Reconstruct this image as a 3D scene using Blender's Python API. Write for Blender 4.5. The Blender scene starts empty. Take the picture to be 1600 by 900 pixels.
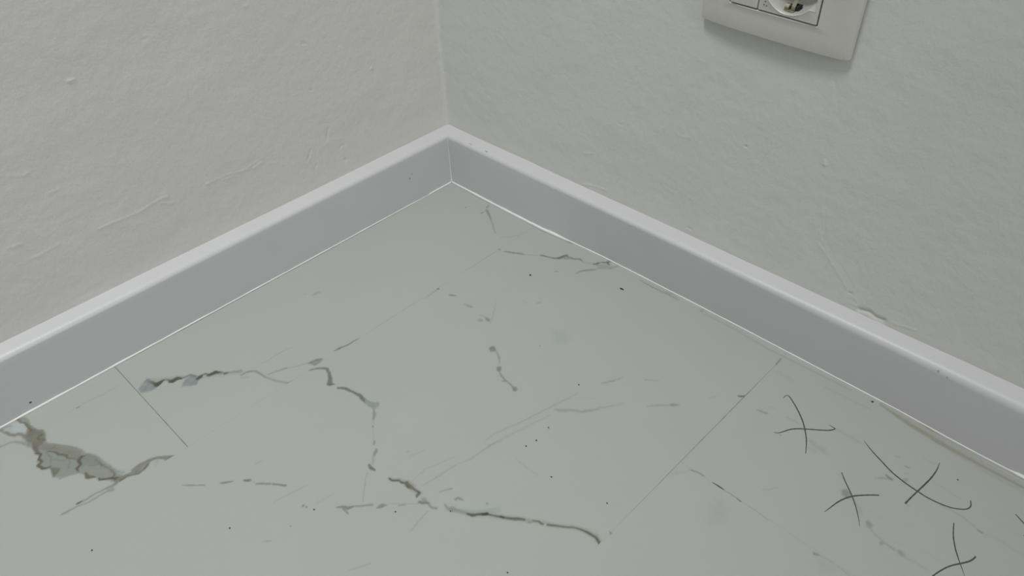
import bpy, math, random
import numpy as np
from mathutils import Matrix, Vector

# ---------------------------------------------------------------- camera, light, exposure
scn = bpy.context.scene
COL = scn.collection
cam_d = bpy.data.cameras.new('camera'); cam = bpy.data.objects.new('camera', cam_d); COL.objects.link(cam)
cam_d.sensor_width = 36.0; cam_d.lens = 27.7572; cam_d.clip_start = 0.01
cam.matrix_world = Matrix.Translation((-0.50077, -0.61048, 0.48375)) @ Matrix([[0.6976828, 0.4745371, -0.5367059], [-0.715481, 0.4234629, -0.5556673], [-0.0364098, 0.7716824, 0.6349651]]).to_4x4()
scn.camera = cam

world = bpy.data.worlds.new('room_ambient'); scn.world = world; world.use_nodes = True
bg = world.node_tree.nodes['Background']
bg.inputs['Color'].default_value = (0.97, 0.98, 1.0, 1)
bg.inputs['Strength'].default_value = 0.314

def area(name, loc, target, size, power, color, sy=None):
    d = bpy.data.lights.new(name, 'AREA'); d.energy = power; d.color = color; d.size = size
    if sy: d.shape = 'RECTANGLE'; d.size_y = sy
    else: d.shape = 'DISK'
    o = bpy.data.objects.new(name, d); COL.objects.link(o); o.location = loc
    o.rotation_euler = (Vector(target) - Vector(loc)).to_track_quat('-Z', 'Y').to_euler()
    return o
sp = bpy.data.lights.new('overhead_lamp', 'SPOT'); sp.energy = 79.0; sp.color = (0.985, 1.0, 0.97)
sp.spot_size = math.radians(62); sp.spot_blend = 1.0; sp.shadow_soft_size = 0.20  # cone added to the overhead lamp so brightness falls off to the right
so = bpy.data.objects.new('overhead_lamp', sp); COL.objects.link(so); so.location = (-0.64, -0.15, 1.85)
so.rotation_euler = (Vector((-0.42, -0.12, 0)) - Vector(so.location)).to_track_quat('-Z', 'Y').to_euler()
area('left_wall_fill', (-0.7, -3.5, 1.6), (-0.35, 0, 0.2), 1.2, 29.5, (1.0, 0.985, 0.975), 1.4)  # unseen fill light, added to brighten the left wall

scn.view_settings.view_transform = 'Standard'; scn.view_settings.look = 'None'
scn.view_settings.gamma = 1.0; scn.view_settings.use_curve_mapping = False
scn.view_settings.exposure = 0.0

# ---------------------------------------------------------------- traced data (millimetres, on the real planes)
PAINT=[('B',[(-486.2,0.08),(-481.48,-3.02),(-481.61,-9.04),(-482.27,-16.44),(-480.94,-23.9),(-477.42,-29.07),(-477.22,-33.92),(-479.92,-40.11),(-479.82,-46.02),(-473.69,-54.61),(-467.49,-64.55),(-464.32,-71.78),(-463.13,-78.72),(-459.75,-83.64),(-457.58,-89.72),(-457.78,-97.48),(-455.05,-107.5),(-453.96,-115.65),(-452.88,-123.7),(-457.38,-124.94),(-461.18,-119.47),(-466.13,-113.02),(-468.42,-107.54),(-472.6,-104.65),(-472.53,-98.97),(-475.33,-94.56),(-481.43,-90.7),(-486.19,-89.25),(-487.25,-87.14),(-487.51,-87.94),(-490.22,-83.24),(-488.68,-74.22),(-489.57,-71.45),(-492.82,-69.72),(-494.31,-63.29),(-490.35,-55.35),(-490.51,-49.58),(-489.86,-43.38),(-491.29,-37.37),(-491.05,-31.22),(-491.28,-24.48),(-488.65,-22.77),(-485.96,-19.09),(-484.71,-13.78),(-485.26,-7.77)],(127,127,119),0.85,1.96,0.69,1),
('B',[(-486.2,0.08),(-481.48,-3.02),(-481.61,-9.04),(-482.27,-16.44),(-480.94,-23.9),(-477.42,-29.07),(-477.22,-33.92),(-479.92,-40.11),(-479.82,-46.02),(-473.69,-54.61),(-467.49,-64.55),(-464.32,-71.78),(-463.13,-78.72),(-459.75,-83.64),(-457.58,-89.72),(-457.78,-97.48),(-455.05,-107.5),(-453.96,-115.65),(-452.88,-123.7),(-457.38,-124.94),(-461.18,-119.47),(-466.13,-113.02),(-468.42,-107.54),(-472.6,-104.65),(-472.53,-98.97),(-475.33,-94.56),(-481.43,-90.7),(-486.19,-89.25),(-487.25,-87.14),(-487.51,-87.94),(-490.22,-83.24),(-488.68,-74.22),(-489.57,-71.45),(-492.82,-69.72),(-494.31,-63.29),(-490.35,-55.35),(-490.51,-49.58),(-489.86,-43.38),(-491.29,-37.37),(-491.05,-31.22),(-491.28,-24.48),(-488.65,-22.77),(-485.96,-19.09),(-484.71,-13.78),(-485.26,-7.77)],(130,132,125),0.8,1.15,0.69,1),
('B',[(-481.91,-22.85),(-477.25,-28.6),(-477.33,-35.11),(-479.68,-40.37),(-484.95,-43.63),(-488.4,-47.49),(-489.62,-43.63),(-488.55,-37.15),(-490.4,-31.28),(-489.81,-24.12),(-485.82,-20.57)],(112,108,98),0.88,1.77,0.71,1),
('B',[(-479.99,-46.48),(-473.69,-54.61),(-467.49,-64.55),(-463.85,-72.3),(-467.25,-80.45),(-472.25,-76.25),(-474.48,-70.12),(-477.53,-64.32),(-482.74,-53.64),(-486.44,-45.82),(-484.14,-43.24)],(121,118,111),0.85,1.44,0.58,1),
('B',[(-466.07,-79.26),(-461.8,-82.04),(-458.41,-90.06),(-457.08,-96.41),(-459.95,-102.98),(-463.13,-94.71),(-468.09,-90.53),(-471.9,-90.02),(-473.96,-90.18)],(121,121,112),0.75,1.69,0.56,1),
('B',[(-493.43,-67.87),(-482.9,-60.97),(-477.97,-68.8),(-470.63,-80.47),(-474.88,-89.19),(-482.19,-86.04),(-483.61,-79.71)],(129,133,128),0.8,1.68,0.56,1),
('B',[(-491.97,-1.8),(-486.73,-6.17),(-484.71,-13.78),(-487.14,-20.46),(-490.38,-18.25),(-494.42,-14.5),(-494.6,-8.34)],(164,168,168),0.9,1.81,0.6,1),
('L',[(-487.05,-0.37,1.85),(-486.41,-6.24,1.35),(-484.39,-10.08,1.44),(-484.01,-16.55,1.77),(-483.96,-21.94,2.0),(-482.09,-23.32,1.8)],(96,90,74),0.85,0.97,0.3,1),
('L',[(-483.31,-14.63,1.46),(-482.11,-20.63,1.45),(-480.63,-24.9,1.44),(-477.42,-29.07,1.44)],(118,116,106),0.7,1.21,0.3,1),
('L',[(-501.66,-2.63,1.21),(-499.57,-8.22,2.0),(-497.98,-13.25,2.31),(-494.94,-17.88,2.15),(-492.41,-17.35,2.71),(-491.23,-20.61,2.78),(-489.19,-26.11,2.38)],(119,114,104),0.85,1.2,0.48,1),
('L',[(-501.5,-2.14,2.41),(-497.41,-1.93,1.82),(-493.97,-3.66,1.82)],(138,140,134),0.8,1.51,0.48,1),
('L',[(-501.66,-2.63,1.45),(-500.04,-3.73,1.45)],(118,116,106),0.8,0.9,0.24,1),
('L',[(-507.79,-20.68,1.75),(-504.3,-21.93,1.48),(-500.46,-22.26,1.62),(-497.26,-24.45,2.0),(-493.15,-31.51,2.35),(-491.29,-37.37,2.33)],(129,132,129),0.8,1.41,0.35,1),
('L',[(-480.33,-40.31,1.18),(-483.09,-36.01,1.18),(-483.29,-33.84,1.18),(-479.67,-33.21,1.19)],(82,78,64),0.8,0.71,0.3,1),
('L',[(-486.17,-39.75,2.93),(-488.91,-44.41,2.9),(-489.63,-49.91,2.88)],(108,102,92),0.6,1.74,0.46,1),
('L',[(-491.27,-35.48,1.17),(-488.35,-34.8,1.18),(-485.9,-33.6,1.18)],(118,116,106),0.7,0.88,0.29,1),
('L',[(-490.41,-49.32,1.15),(-487.85,-53.09,1.49),(-490.84,-56.66,1.48),(-490.36,-61.49,1.81),(-494.15,-62.86,1.91),(-492.5,-68.87,1.79),(-490.43,-71.12,1.34),(-487.63,-71.51,1.12)],(82,78,64),0.9,0.85,0.34,1),
('B',[(-488.32,-71.6),(-482.19,-79.45),(-486.64,-82.4),(-490.22,-83.24),(-489.19,-77.25)],(108,102,92),0.95,1.11,0.33,1),
('L',[(-487.25,-46.21,0.93),(-484.59,-49.74,0.93),(-481.89,-52.3,0.93),(-478.06,-53.68,0.93)],(118,116,106),0.7,0.81,0.23,1),
('L',[(-483.01,-54.35,0.86),(-479.49,-59.06,1.04),(-477.7,-64.75,1.6),(-474.54,-69.44,1.83),(-475.11,-72.53,1.36),(-472.43,-76.67,0.79),(-470.28,-79.62,0.85),(-467.3,-79.77,1.14)],(96,90,74),0.85,0.69,0.29,1),
('L',[(-480.77,-44.99,1.46),(-478.61,-49.9,1.46),(-472.39,-59.85,1.45),(-467.91,-67.25,2.02),(-464.39,-73.6,2.88)],(129,128,118),0.75,1.39,0.35,1),
('L',[(-466.26,-80.04,1.82),(-470.05,-82.33,1.92),(-470.14,-87.09,1.46),(-474.08,-88.86,1.78),(-474.75,-92.91,1.11)],(82,78,64),0.88,0.79,0.34,1),
('L',[(-475.15,-93.07,1.66),(-479.82,-91.57,1.32),(-487.06,-88.43,1.64)],(133,138,135),0.8,0.99,0.33,1),
('L',[(-466.85,-79.75,0.91),(-462.2,-81.91,1.48),(-459.66,-89.0,1.7),(-459.3,-93.69,1.47),(-458.5,-100.94,1.45)],(96,90,74),0.7,1.02,0.28,1),
('L',[(-458.5,-100.94,1.34),(-456.87,-106.23,1.11),(-455.82,-113.63,1.1),(-456.54,-116.99,1.43),(-459.37,-118.03,1.09)],(96,90,74),0.75,0.83,0.28,1),
('L',[(-462.2,-81.91,2.28),(-458.67,-92.23,2.26),(-456.24,-104.81,2.23),(-454.07,-114.14,2.21),(-450.98,-119.57,2.2)],(129,131,126),0.7,1.68,0.34,1),
('L',[(-470.97,-98.59,1.66),(-471.85,-102.87,2.47),(-469.61,-104.89,1.92),(-467.61,-107.46,0.82)],(104,98,84),0.85,1.1,0.27,1),
('L',[(-466.05,-111.06,1.09),(-466.05,-112.84,1.63),(-462.6,-115.62,1.42),(-459.19,-118.5,1.64),(-455.94,-121.75,1.64)],(82,78,64),0.9,0.71,0.22,1),
('B',[(-459.43,-117.29),(-456.25,-118.96),(-454.35,-123.47),(-456.97,-124.03),(-459.36,-122.39)],(98,88,66),0.9,1.2,0.27,1),
('L',[(-466.56,-92.2,0.9),(-461.6,-98.99,0.89),(-463.13,-104.32,0.89)],(132,134,128),0.6,1.11,0.28,1),
('L',[(-467.16,-108.23,0.88),(-463.66,-103.74,0.89),(-458.92,-101.9,0.89)],(132,134,128),0.6,1.11,0.28,1),
('B',[(-455.94,-121.75),(-452.04,-121.87),(-447.06,-123.14),(-443.2,-121.76),(-438.24,-121.53),(-432.16,-122.46),(-427.11,-123.94),(-421.71,-128.09),(-414.24,-134.77),(-418.04,-135.65),(-421.99,-135.21),(-423.78,-130.56),(-427.4,-126.2),(-431.99,-125.48),(-436.06,-128.81),(-442.19,-129.8),(-447.36,-127.21),(-453.4,-126.54),(-456.54,-126.53),(-457.7,-123.92)],(117,116,107),0.85,1.33,0.39,1),
('L',[(-455.92,-125.17,1.63),(-449.61,-125.19,1.09),(-443.55,-129.29,1.43),(-438.54,-128.91,1.11),(-433.47,-126.0,0.89)],(98,93,80),0.8,0.77,0.27,1),
('L',[(-445.66,-121.87,0.83),(-439.0,-121.41,1.12),(-431.62,-123.04,1.97),(-425.78,-126.25,1.97),(-420.12,-131.54,1.97),(-414.74,-134.94,0.85)],(116,114,106),0.75,1.12,0.28,1),
('L',[(-414.69,-134.85,0.57),(-417.84,-134.44,1.69),(-419.85,-135.11,0.84)],(88,86,80),0.85,0.68,0.11,1),
('L',[(-427.33,-127.71,2.81),(-430.48,-132.76,0.83)],(143,147,143),0.6,1.68,0.28,1),
('L',[(-457.5,-123.46,2.71),(-459.05,-125.16,2.7),(-462.36,-125.6,2.15),(-468.66,-124.12,1.39),(-474.9,-122.64,1.06),(-481.14,-123.08,1.26),(-487.37,-121.9,1.25)],(116,117,110),0.8,0.96,0.27,1),
('L',[(-466.45,-127.83,1.6),(-470.75,-127.13,1.06),(-476.81,-127.1,1.37),(-481.93,-126.74,1.05),(-487.66,-124.4,1.14),(-493.2,-123.51,1.34),(-498.19,-123.17,1.75),(-499.71,-122.41,0.77)],(120,122,116),0.75,0.94,0.26,1),
('L',[(-487.37,-121.9,1.25),(-484.09,-122.09,0.84)],(82,78,64),0.85,0.52,0.1,1),
('B',[(-465.65,-126.04),(-462.97,-126.95),(-461.95,-130.71),(-464.51,-131.25),(-466.51,-128.82)],(126,131,130),0.8,1.28,0.27,1),
('L',[(-466.68,-136.1,0.84),(-467.85,-136.14,0.84)],(143,147,143),0.6,0.79,0.16,1),
('L',[(-454.59,-25.02,0.62),(-446.33,-25.24,0.81),(-438.45,-24.6,1.27),(-425.66,-26.84,1.28),(-411.07,-25.65,0.78)],(143,148,143),0.65,1.27,0.25,1),
('L',[(-448.05,-25.33,0.81),(-445.89,-25.4,0.82)],(90,95,90),0.8,0.63,0.06,1),
('L',[(-480.59,-30.24,0.9),(-482.81,-34.36,0.89),(-482.07,-37.77,0.89),(-479.55,-41.81,0.88)],(110,108,98),0.6,0.71,0.41,1),
('L',[(-482.4,-52.75,0.87),(-479.52,-53.99,0.87),(-477.24,-53.3,0.87)],(110,108,98),0.6,0.7,0.41,1),
('L',[(-484.58,-65.32,0.85),(-481.45,-67.49,0.85),(-479.33,-72.24,0.85),(-477.13,-73.41,0.85)],(110,108,98),0.6,0.68,0.4,1),
('L',[(-484.36,-54.39,0.86),(-483.57,-62.71,0.85),(-486.04,-67.4,0.85)],(110,108,98),0.6,0.68,0.4,1),
('L',[(-466.25,-92.53,0.84),(-463.66,-95.95,0.84),(-460.37,-97.71,0.84)],(110,108,98),0.6,0.67,0.39,1),
('L',[(-487.06,-25.81,0.89),(-487.47,-30.59,0.89),(-485.9,-33.6,0.89)],(110,108,98),0.6,0.71,0.41,1),
('L',[(-474.24,-72.86,0.85),(-475.37,-78.98,0.85),(-478.68,-83.87,0.84)],(110,108,98),0.6,0.68,0.39,1),
('L',[(-488.08,-37.67,1.17),(-489.24,-45.31,2.32),(-489.07,-49.27,1.15)],(100,92,82),0.7,1.16,0.46,1),
('L',[(-471.21,-97.94,1.1),(-471.72,-103.87,2.19),(-467.74,-107.01,1.1)],(96,92,80),0.8,1.1,0.33,1),
('B',[(-402.89,-43.52),(-397.36,-40.83),(-392.2,-38.6),(-387.81,-46.4),(-387.07,-52.14),(-391.39,-53.63),(-397.19,-53.05),(-402.4,-49.25)],(125,129,131),0.95,1.95,0.39,2),
('L',[(-394.79,-39.72,1.31),(-391.87,-38.97,1.97),(-389.55,-47.84,2.61),(-388.59,-50.46,3.91),(-385.47,-49.97,3.27)],(82,78,64),0.88,1.31,0.26,2),
('L',[(-388.59,-50.46,3.58),(-382.99,-49.14,1.97),(-380.2,-50.81,1.58),(-378.97,-55.54,3.27),(-373.88,-55.78,3.62),(-369.68,-59.81,1.97)],(82,78,64),0.9,1.18,0.33,2),
('L',[(-397.36,-40.83,3.26),(-391.41,-39.08,3.29),(-383.52,-48.15,3.28),(-373.89,-53.78,3.3),(-368.55,-59.66,3.3)],(140,142,138),0.6,2.63,0.33,2),
('B',[(-375.44,-69.2),(-370.86,-64.06),(-362.86,-60.91),(-360.2,-67.84),(-359.56,-72.53),(-365.56,-75.78)],(125,129,131),0.95,1.96,0.39,2),
('L',[(-368.21,-60.02,1.32),(-363.06,-61.29,1.32),(-359.88,-70.19,2.63)],(110,110,102),0.7,1.06,0.26,2),
('L',[(-360.35,-70.07,3.62),(-357.66,-69.04,1.98),(-353.82,-69.86,1.72),(-352.31,-73.93,3.04),(-346.97,-74.99,3.58),(-343.76,-78.92,2.65),(-342.59,-81.62,1.59)],(82,78,64),0.9,1.12,0.33,2),
('L',[(-341.78,-82.11,1.72),(-337.4,-84.93,1.99),(-331.48,-89.83,2.92)],(112,112,106),0.75,1.19,0.33,2),
('L',[(-359.21,-69.93,3.95),(-348.5,-77.72,3.96),(-339.59,-84.93,3.97),(-332.06,-90.81,3.98)],(143,146,141),0.6,2.64,0.33,2),
('L',[(-333.13,-94.84,1.32),(-328.87,-94.72,1.64),(-325.47,-96.45,1.88),(-322.13,-100.12,1.83),(-320.84,-106.18,1.58),(-320.18,-112.29,1.57)],(120,122,117),0.8,1.06,0.26,2),
('L',[(-334.51,-97.71,1.97),(-329.99,-102.09,1.97)],(143,147,143),0.7,1.64,0.33,2),
('L',[(-320.18,-112.29,1.7),(-317.31,-121.0,1.95),(-314.04,-128.12,1.94),(-310.86,-133.57,2.19),(-306.19,-134.2,1.3)],(134,137,132),0.8,1.3,0.26,2),
('L',[(-311.48,-133.67,0.84),(-305.77,-134.08,0.84)],(92,94,90),0.85,0.58,0.06,2),
('L',[(-316.9,-111.52,0.79),(-309.34,-113.82,1.19),(-302.1,-116.73,1.73)],(122,126,120),0.75,0.93,0.2,2),
('L',[(-302.1,-116.73,1.33),(-294.77,-121.34,0.93),(-285.87,-125.42,1.07)],(134,138,133),0.7,1.07,0.27,2),
('L',[(-313.76,-95.67,0.54),(-302.77,-96.36,0.82),(-293.36,-96.18,0.62),(-283.96,-98.0,0.42)],(130,134,129),0.6,0.89,0.21,2),
('B',[(-286.34,-126.11),(-280.31,-126.47),(-277.02,-126.93),(-272.47,-131.32),(-278.22,-133.82),(-283.36,-133.46),(-284.17,-129.45)],(124,129,125),0.9,1.21,0.27,2),
('L',[(-285.35,-125.95,0.67),(-280.68,-127.0,1.21),(-276.75,-129.14,1.62),(-273.95,-130.32,0.68)],(108,111,106),0.7,0.94,0.2,2),
('L',[(-260.35,-130.57,0.69),(-256.27,-130.85,2.34),(-252.01,-131.96,1.25),(-247.87,-133.24,1.11),(-241.46,-133.05,1.12),(-235.32,-133.82,0.56)],(108,111,106),0.85,0.97,0.21,0),
('L',[(-390.68,-50.13,1.3),(-388.72,-50.72,3.25),(-384.29,-49.68,1.97),(-382.19,-49.62,1.31)],(76,74,62),0.9,0.78,0.33,2),
('L',[(-379.89,-55.31,1.31),(-377.97,-56.63,3.27),(-373.41,-56.9,3.29),(-370.88,-59.08,1.32)],(76,74,62),0.9,0.79,0.33,2),
('L',[(-361.56,-70.33,1.97),(-358.67,-69.92,3.29),(-356.85,-69.53,1.32)],(76,74,62),0.9,0.79,0.33,2),
('L',[(-353.66,-73.45,1.32),(-350.83,-74.16,2.65),(-347.04,-75.11,3.32),(-345.17,-77.57,1.33)],(76,74,62),0.9,0.79,0.33,2),
('L',[(-341.92,-82.36,1.99),(-339.83,-83.46,1.32)],(86,84,74),0.85,0.79,0.26,2),
('L',[(-368.41,-60.4,1.32),(-363.87,-60.81,1.99),(-361.2,-65.74,1.32)],(112,114,108),0.7,0.92,0.26,2),
('L',[(-289.19,-134.16,1.06),(-284.05,-137.04,1.59),(-280.9,-140.21,1.72),(-278.11,-143.89,2.25),(-279.77,-149.75,2.62),(-283.4,-156.33,2.98),(-287.17,-161.11,3.46)],(98,98,90),0.85,1.18,0.26,3),
('L',[(-288.58,-159.86,1.28),(-285.04,-164.05,1.28)],(96,96,88),0.8,0.83,0.19,3),
('L',[(-284.96,-170.3,2.16),(-281.56,-174.62,2.28),(-279.53,-182.66,1.89),(-277.87,-191.09,2.75),(-278.43,-195.32,3.1),(-279.04,-200.29,2.47)],(94,93,85),0.85,1.13,0.25,3),
('B',[(-277.33,-197.37),(-275.48,-204.19),(-271.94,-209.47),(-274.39,-212.36),(-279.31,-211.39),(-280.8,-205.33),(-279.81,-199.44)],(132,137,135),0.95,1.1,0.25,3),
('L',[(-279.45,-211.79,1.21),(-282.94,-216.71,1.92),(-286.68,-220.16,1.43)],(118,121,116),0.8,1.08,0.24,3),
('L',[(-291.54,-225.72,1.13),(-291.56,-226.0,1.13)],(112,116,110),0.85,0.7,0.12,3),
('L',[(-286.81,-220.55,0.59),(-301.05,-238.79,0.57)],(140,143,139),0.7,0.7,0.12,3),
('L',[(-299.78,-238.9,1.03),(-302.37,-241.13,1.02)],(116,118,112),0.8,0.8,0.17,3),
('L',[(-304.04,-246.28,1.69),(-306.36,-247.95,2.24),(-308.76,-249.74,1.67)],(117,119,113),0.8,1.01,0.28,3),
('L',[(-309.31,-249.16,1.67),(-314.4,-255.69,1.64)],(138,141,137),0.7,1.1,0.22,3),
('L',[(-317.25,-254.27,1.86),(-318.17,-258.0,2.28),(-317.29,-261.07,1.41)],(98,98,90),0.85,0.87,0.22,3),
('L',[(-322.77,-258.88,0.65),(-327.63,-262.89,0.64),(-331.23,-266.96,0.63)],(143,146,142),0.8,0.69,0.16,3),
('L',[(-289.38,-266.42,0.78),(-287.83,-266.63,0.78)],(135,138,133),0.8,0.67,0.11,3),
('L',[(-314.54,-275.39,1.28),(-313.86,-277.8,2.39),(-310.43,-281.85,2.65),(-309.44,-285.92,3.17),(-308.28,-289.16,4.74),(-308.07,-294.66,4.7),(-308.29,-298.34,3.12),(-308.0,-302.54,3.1)],(138,138,130),0.7,1.58,0.21,3),
('L',[(-314.54,-275.39,1.06),(-314.43,-278.51,1.38),(-310.92,-282.45,1.27),(-310.5,-285.44,1.58),(-308.9,-288.16,1.58)],(84,83,74),0.9,0.85,0.19,3),
('B',[(-308.81,-286.6),(-307.08,-287.14),(-306.98,-289.91),(-307.2,-293.63),(-307.71,-297.66),(-308.86,-296.75),(-310.38,-292.82),(-310.07,-289.86)],(102,99,84),0.92,1.05,0.18,3),
('L',[(-309.91,-289.38,1.26),(-310.34,-292.2,1.25)],(82,78,64),0.7,0.73,0.16,3),
('L',[(-308.21,-297.12,1.25),(-307.82,-299.5,1.25),(-307.7,-301.9,1.55)],(84,84,76),0.9,0.78,0.16,3),
('L',[(-307.45,-302.17,1.35),(-309.86,-302.46,2.06),(-311.52,-303.56,1.13)],(92,92,85),0.9,0.82,0.18,3),
('B',[(-312.33,-308.72),(-309.57,-306.62),(-307.29,-308.44),(-308.29,-311.82),(-308.72,-314.52),(-311.19,-311.85)],(129,132,134),0.9,1.79,0.15,3),
('L',[(-312.89,-308.25,1.53),(-312.1,-310.68,1.32),(-310.17,-312.32,1.22),(-308.99,-313.73,1.02)],(99,102,98),0.88,0.91,0.15,3),
('L',[(-309.21,-313.99,1.02),(-309.92,-316.99,1.72),(-309.77,-319.02,1.71),(-307.96,-321.6,1.01)],(122,126,121),0.8,1.01,0.15,3),
('L',[(-357.14,-267.31,0.91),(-354.04,-269.73,1.73),(-352.12,-273.02,2.03),(-348.47,-275.44,1.02)],(112,111,104),0.85,0.86,0.2,3),
('L',[(-354.26,-272.24,1.62),(-354.57,-277.79,0.8)],(120,119,112),0.85,0.76,0.15,3),
('L',[(-352.15,-274.52,1.52),(-349.82,-275.05,1.32),(-346.22,-276.81,0.51)],(116,115,108),0.8,0.76,0.15,3),
('L',[(-346.6,-277.31,1.12),(-342.59,-280.72,1.02),(-337.72,-284.75,1.22)],(122,122,116),0.85,0.76,0.15,3),
('B',[(-337.48,-289.13),(-334.52,-288.21),(-331.92,-289.18),(-330.62,-293.18),(-333.41,-292.46)],(124,124,118),0.9,0.91,0.2,3),
('L',[(-337.24,-289.54,1.01),(-333.88,-291.64,1.01)],(110,110,104),0.7,0.76,0.15,3),
('L',[(-324.96,-299.44,1.22),(-321.75,-302.45,0.81)],(132,133,128),0.8,0.76,0.15,3),
('L',[(-329.53,-292.52,0.66),(-324.7,-297.74,0.66),(-314.46,-308.8,0.66)],(138,141,136),0.75,0.71,0.1,3),
('L',[(-373.03,-247.87,1.74),(-373.02,-248.11,1.74)],(118,120,114),0.85,0.82,0.15,3),
('L',[(-372.05,-250.61,1.16),(-372.04,-250.85,1.16)],(116,118,112),0.85,0.71,0.15,3),
('L',[(-389.12,-255.82,0.93),(-389.11,-256.06,0.93)],(122,124,118),0.85,0.64,0.1,3),
('L',[(-329.48,-265.37,0.69),(-334.9,-270.68,0.68),(-340.95,-277.42,0.67)],(142,145,141),0.8,0.73,0.16,3),
('L',[(-313.66,-318.61,0.7),(-321.75,-320.01,0.69),(-332.6,-322.17,0.68)],(140,142,137),0.8,0.74,0.15,3),
('L',[(-381.07,-314.88,0.46),(-374.6,-318.5,0.73),(-370.82,-320.29,0.92),(-367.98,-321.33,0.55)],(134,136,131),0.75,0.83,0.14,3),
('L',[(-373.8,-220.62,1.27),(-371.68,-223.56,1.06)],(128,132,127),0.8,0.85,0.16,3),
('L',[(-301.72,-323.62,1.01),(-302.59,-327.99,1.71)],(126,127,122),0.8,0.91,0.2,3),
('L',[(-302.56,-328.37,2.01),(-298.27,-335.24,3.5),(-294.11,-343.43,3.97),(-286.25,-352.65,3.47),(-278.81,-364.64,3.44),(-270.79,-375.9,2.94),(-265.28,-384.73,2.92),(-260.39,-394.02,2.9),(-252.66,-404.06,2.41),(-249.15,-412.1,3.35),(-247.35,-420.36,4.26),(-250.27,-427.57,2.33)],(140,141,134),0.75,1.95,0.19,3),
('B',[(-300.54,-331.3),(-291.68,-340.86),(-284.25,-348.13),(-275.38,-353.96),(-278.5,-358.05),(-286.04,-352.43),(-293.77,-343.07)],(143,149,148),0.8,1.75,0.2,3),
('L',[(-299.95,-331.94,1.5),(-297.44,-336.88,2.0),(-295.74,-341.39,1.99),(-293.08,-344.84,1.49)],(126,130,128),0.75,1.2,0.2,3),
('L',[(-295.74,-341.39,1.19),(-294.22,-344.8,1.98),(-289.42,-348.5,1.59),(-286.37,-351.79,2.18)],(80,76,66),0.9,0.69,0.17,3),
('L',[(-286.37,-351.79,1.19),(-283.44,-357.15,1.09),(-280.56,-362.16,1.48),(-277.05,-367.7,1.77),(-273.56,-371.46,2.06),(-271.62,-374.57,1.47)],(86,82,72),0.85,0.69,0.17,3),
('L',[(-288.89,-349.81,1.69),(-286.23,-351.64,1.69)],(66,60,50),0.9,0.6,0.1,3),
('L',[(-281.17,-360.34,1.18),(-280.41,-362.61,1.18)],(66,60,50),0.8,0.59,0.1,3),
('B',[(-271.22,-376.89),(-267.45,-380.95),(-270.48,-380.29),(-272.21,-378.42)],(130,131,125),0.8,0.88,0.19,3),
('L',[(-267.89,-379.61,0.78),(-265.57,-383.27,1.17),(-265.86,-385.27,1.46),(-265.33,-386.85,1.16)],(94,90,78),0.88,0.68,0.17,3),
('L',[(-263.27,-389.78,1.45),(-260.25,-393.89,1.06),(-257.1,-399.0,1.16),(-252.81,-404.19,0.96),(-250.28,-409.76,1.25),(-249.12,-414.25,1.43),(-248.68,-418.23,1.42),(-248.08,-420.96,1.7),(-249.39,-424.4,1.88),(-250.83,-426.97,1.4)],(88,86,74),0.88,0.72,0.17,3),
('L',[(-251.24,-426.25,0.75),(-248.4,-427.11,0.75)],(100,100,92),0.7,0.56,0.05,3),
('B',[(-238.03,-424.35),(-237.9,-427.02),(-240.64,-426.87),(-238.96,-426.16)],(104,105,98),0.9,0.48,0.05,0),
('L',[(-293.37,-325.41,1.02),(-291.31,-326.42,1.53),(-289.99,-330.15,0.81)],(128,131,126),0.85,0.82,0.15,3),
('L',[(-280.25,-345.53,1.52),(-280.28,-345.75,1.51)],(135,137,132),0.85,0.91,0.15,3),
('L',[(-300.58,-330.06,3.76),(-300.59,-330.28,3.76)],(127,129,124),0.8,1.51,0.4,3),
('L',[(-308.1,-320.89,1.89),(-308.11,-321.12,1.89)],(127,129,124),0.8,0.91,0.2,3),
('L',[(-295.68,-312.85,0.83),(-288.75,-316.43,0.83)],(140,143,138),0.7,0.93,0.16,3),
('B',[(-165.53,-230.33),(-162.44,-229.52),(-160.35,-232.55),(-162.18,-235.79),(-165.75,-237.07),(-168.27,-234.29)],(113,119,114),0.9,1.22,0.27,3),
('L',[(-163.34,-235.56,1.63),(-164.71,-239.95,1.21),(-168.03,-245.57,1.73),(-172.54,-250.76,0.79)],(130,135,130),0.8,1.07,0.2,3),
('B',[(-177.69,-252.75),(-174.93,-252.47),(-174.64,-255.11),(-177.48,-257.94),(-180.43,-257.97),(-180.36,-255.43)],(118,124,119),0.9,1.17,0.26,3),
('L',[(-180.21,-258.87,1.03),(-181.95,-262.17,1.92),(-183.44,-267.63,1.53),(-183.87,-273.53,1.26),(-184.99,-281.13,1.87)],(124,130,125),0.85,1.02,0.25,3),
('L',[(-186.02,-267.99,1.52),(-183.98,-269.27,1.52)],(122,128,123),0.8,0.89,0.19,3),
('B',[(-185.33,-278.87),(-182.43,-280.8),(-184.28,-284.09),(-187.19,-283.69),(-187.74,-281.22)],(118,124,119),0.9,1.12,0.25,3),
('L',[(-139.05,-169.55,0.9),(-138.33,-175.17,2.09),(-137.56,-178.41,1.79)],(126,130,126),0.85,1.2,0.22,3),
('B',[(-139.35,-198.73),(-137.63,-200.64),(-138.6,-204.55),(-140.95,-205.74),(-141.82,-202.49)],(122,127,122),0.9,1.3,0.29,3),
('L',[(-144.88,-197.56,3.76),(-144.95,-197.88,3.76)],(136,140,136),0.8,1.59,0.29,3),
('L',[(-139.52,-192.74,1.76),(-139.01,-196.41,1.75),(-138.96,-199.55,1.74)],(138,142,138),0.7,1.46,0.29,3),
('L',[(-141.29,-208.02,0.72),(-129.64,-199.86,1.17),(-116.69,-190.5,0.6)],(143,148,143),0.8,1.17,0.22,3),
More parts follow.
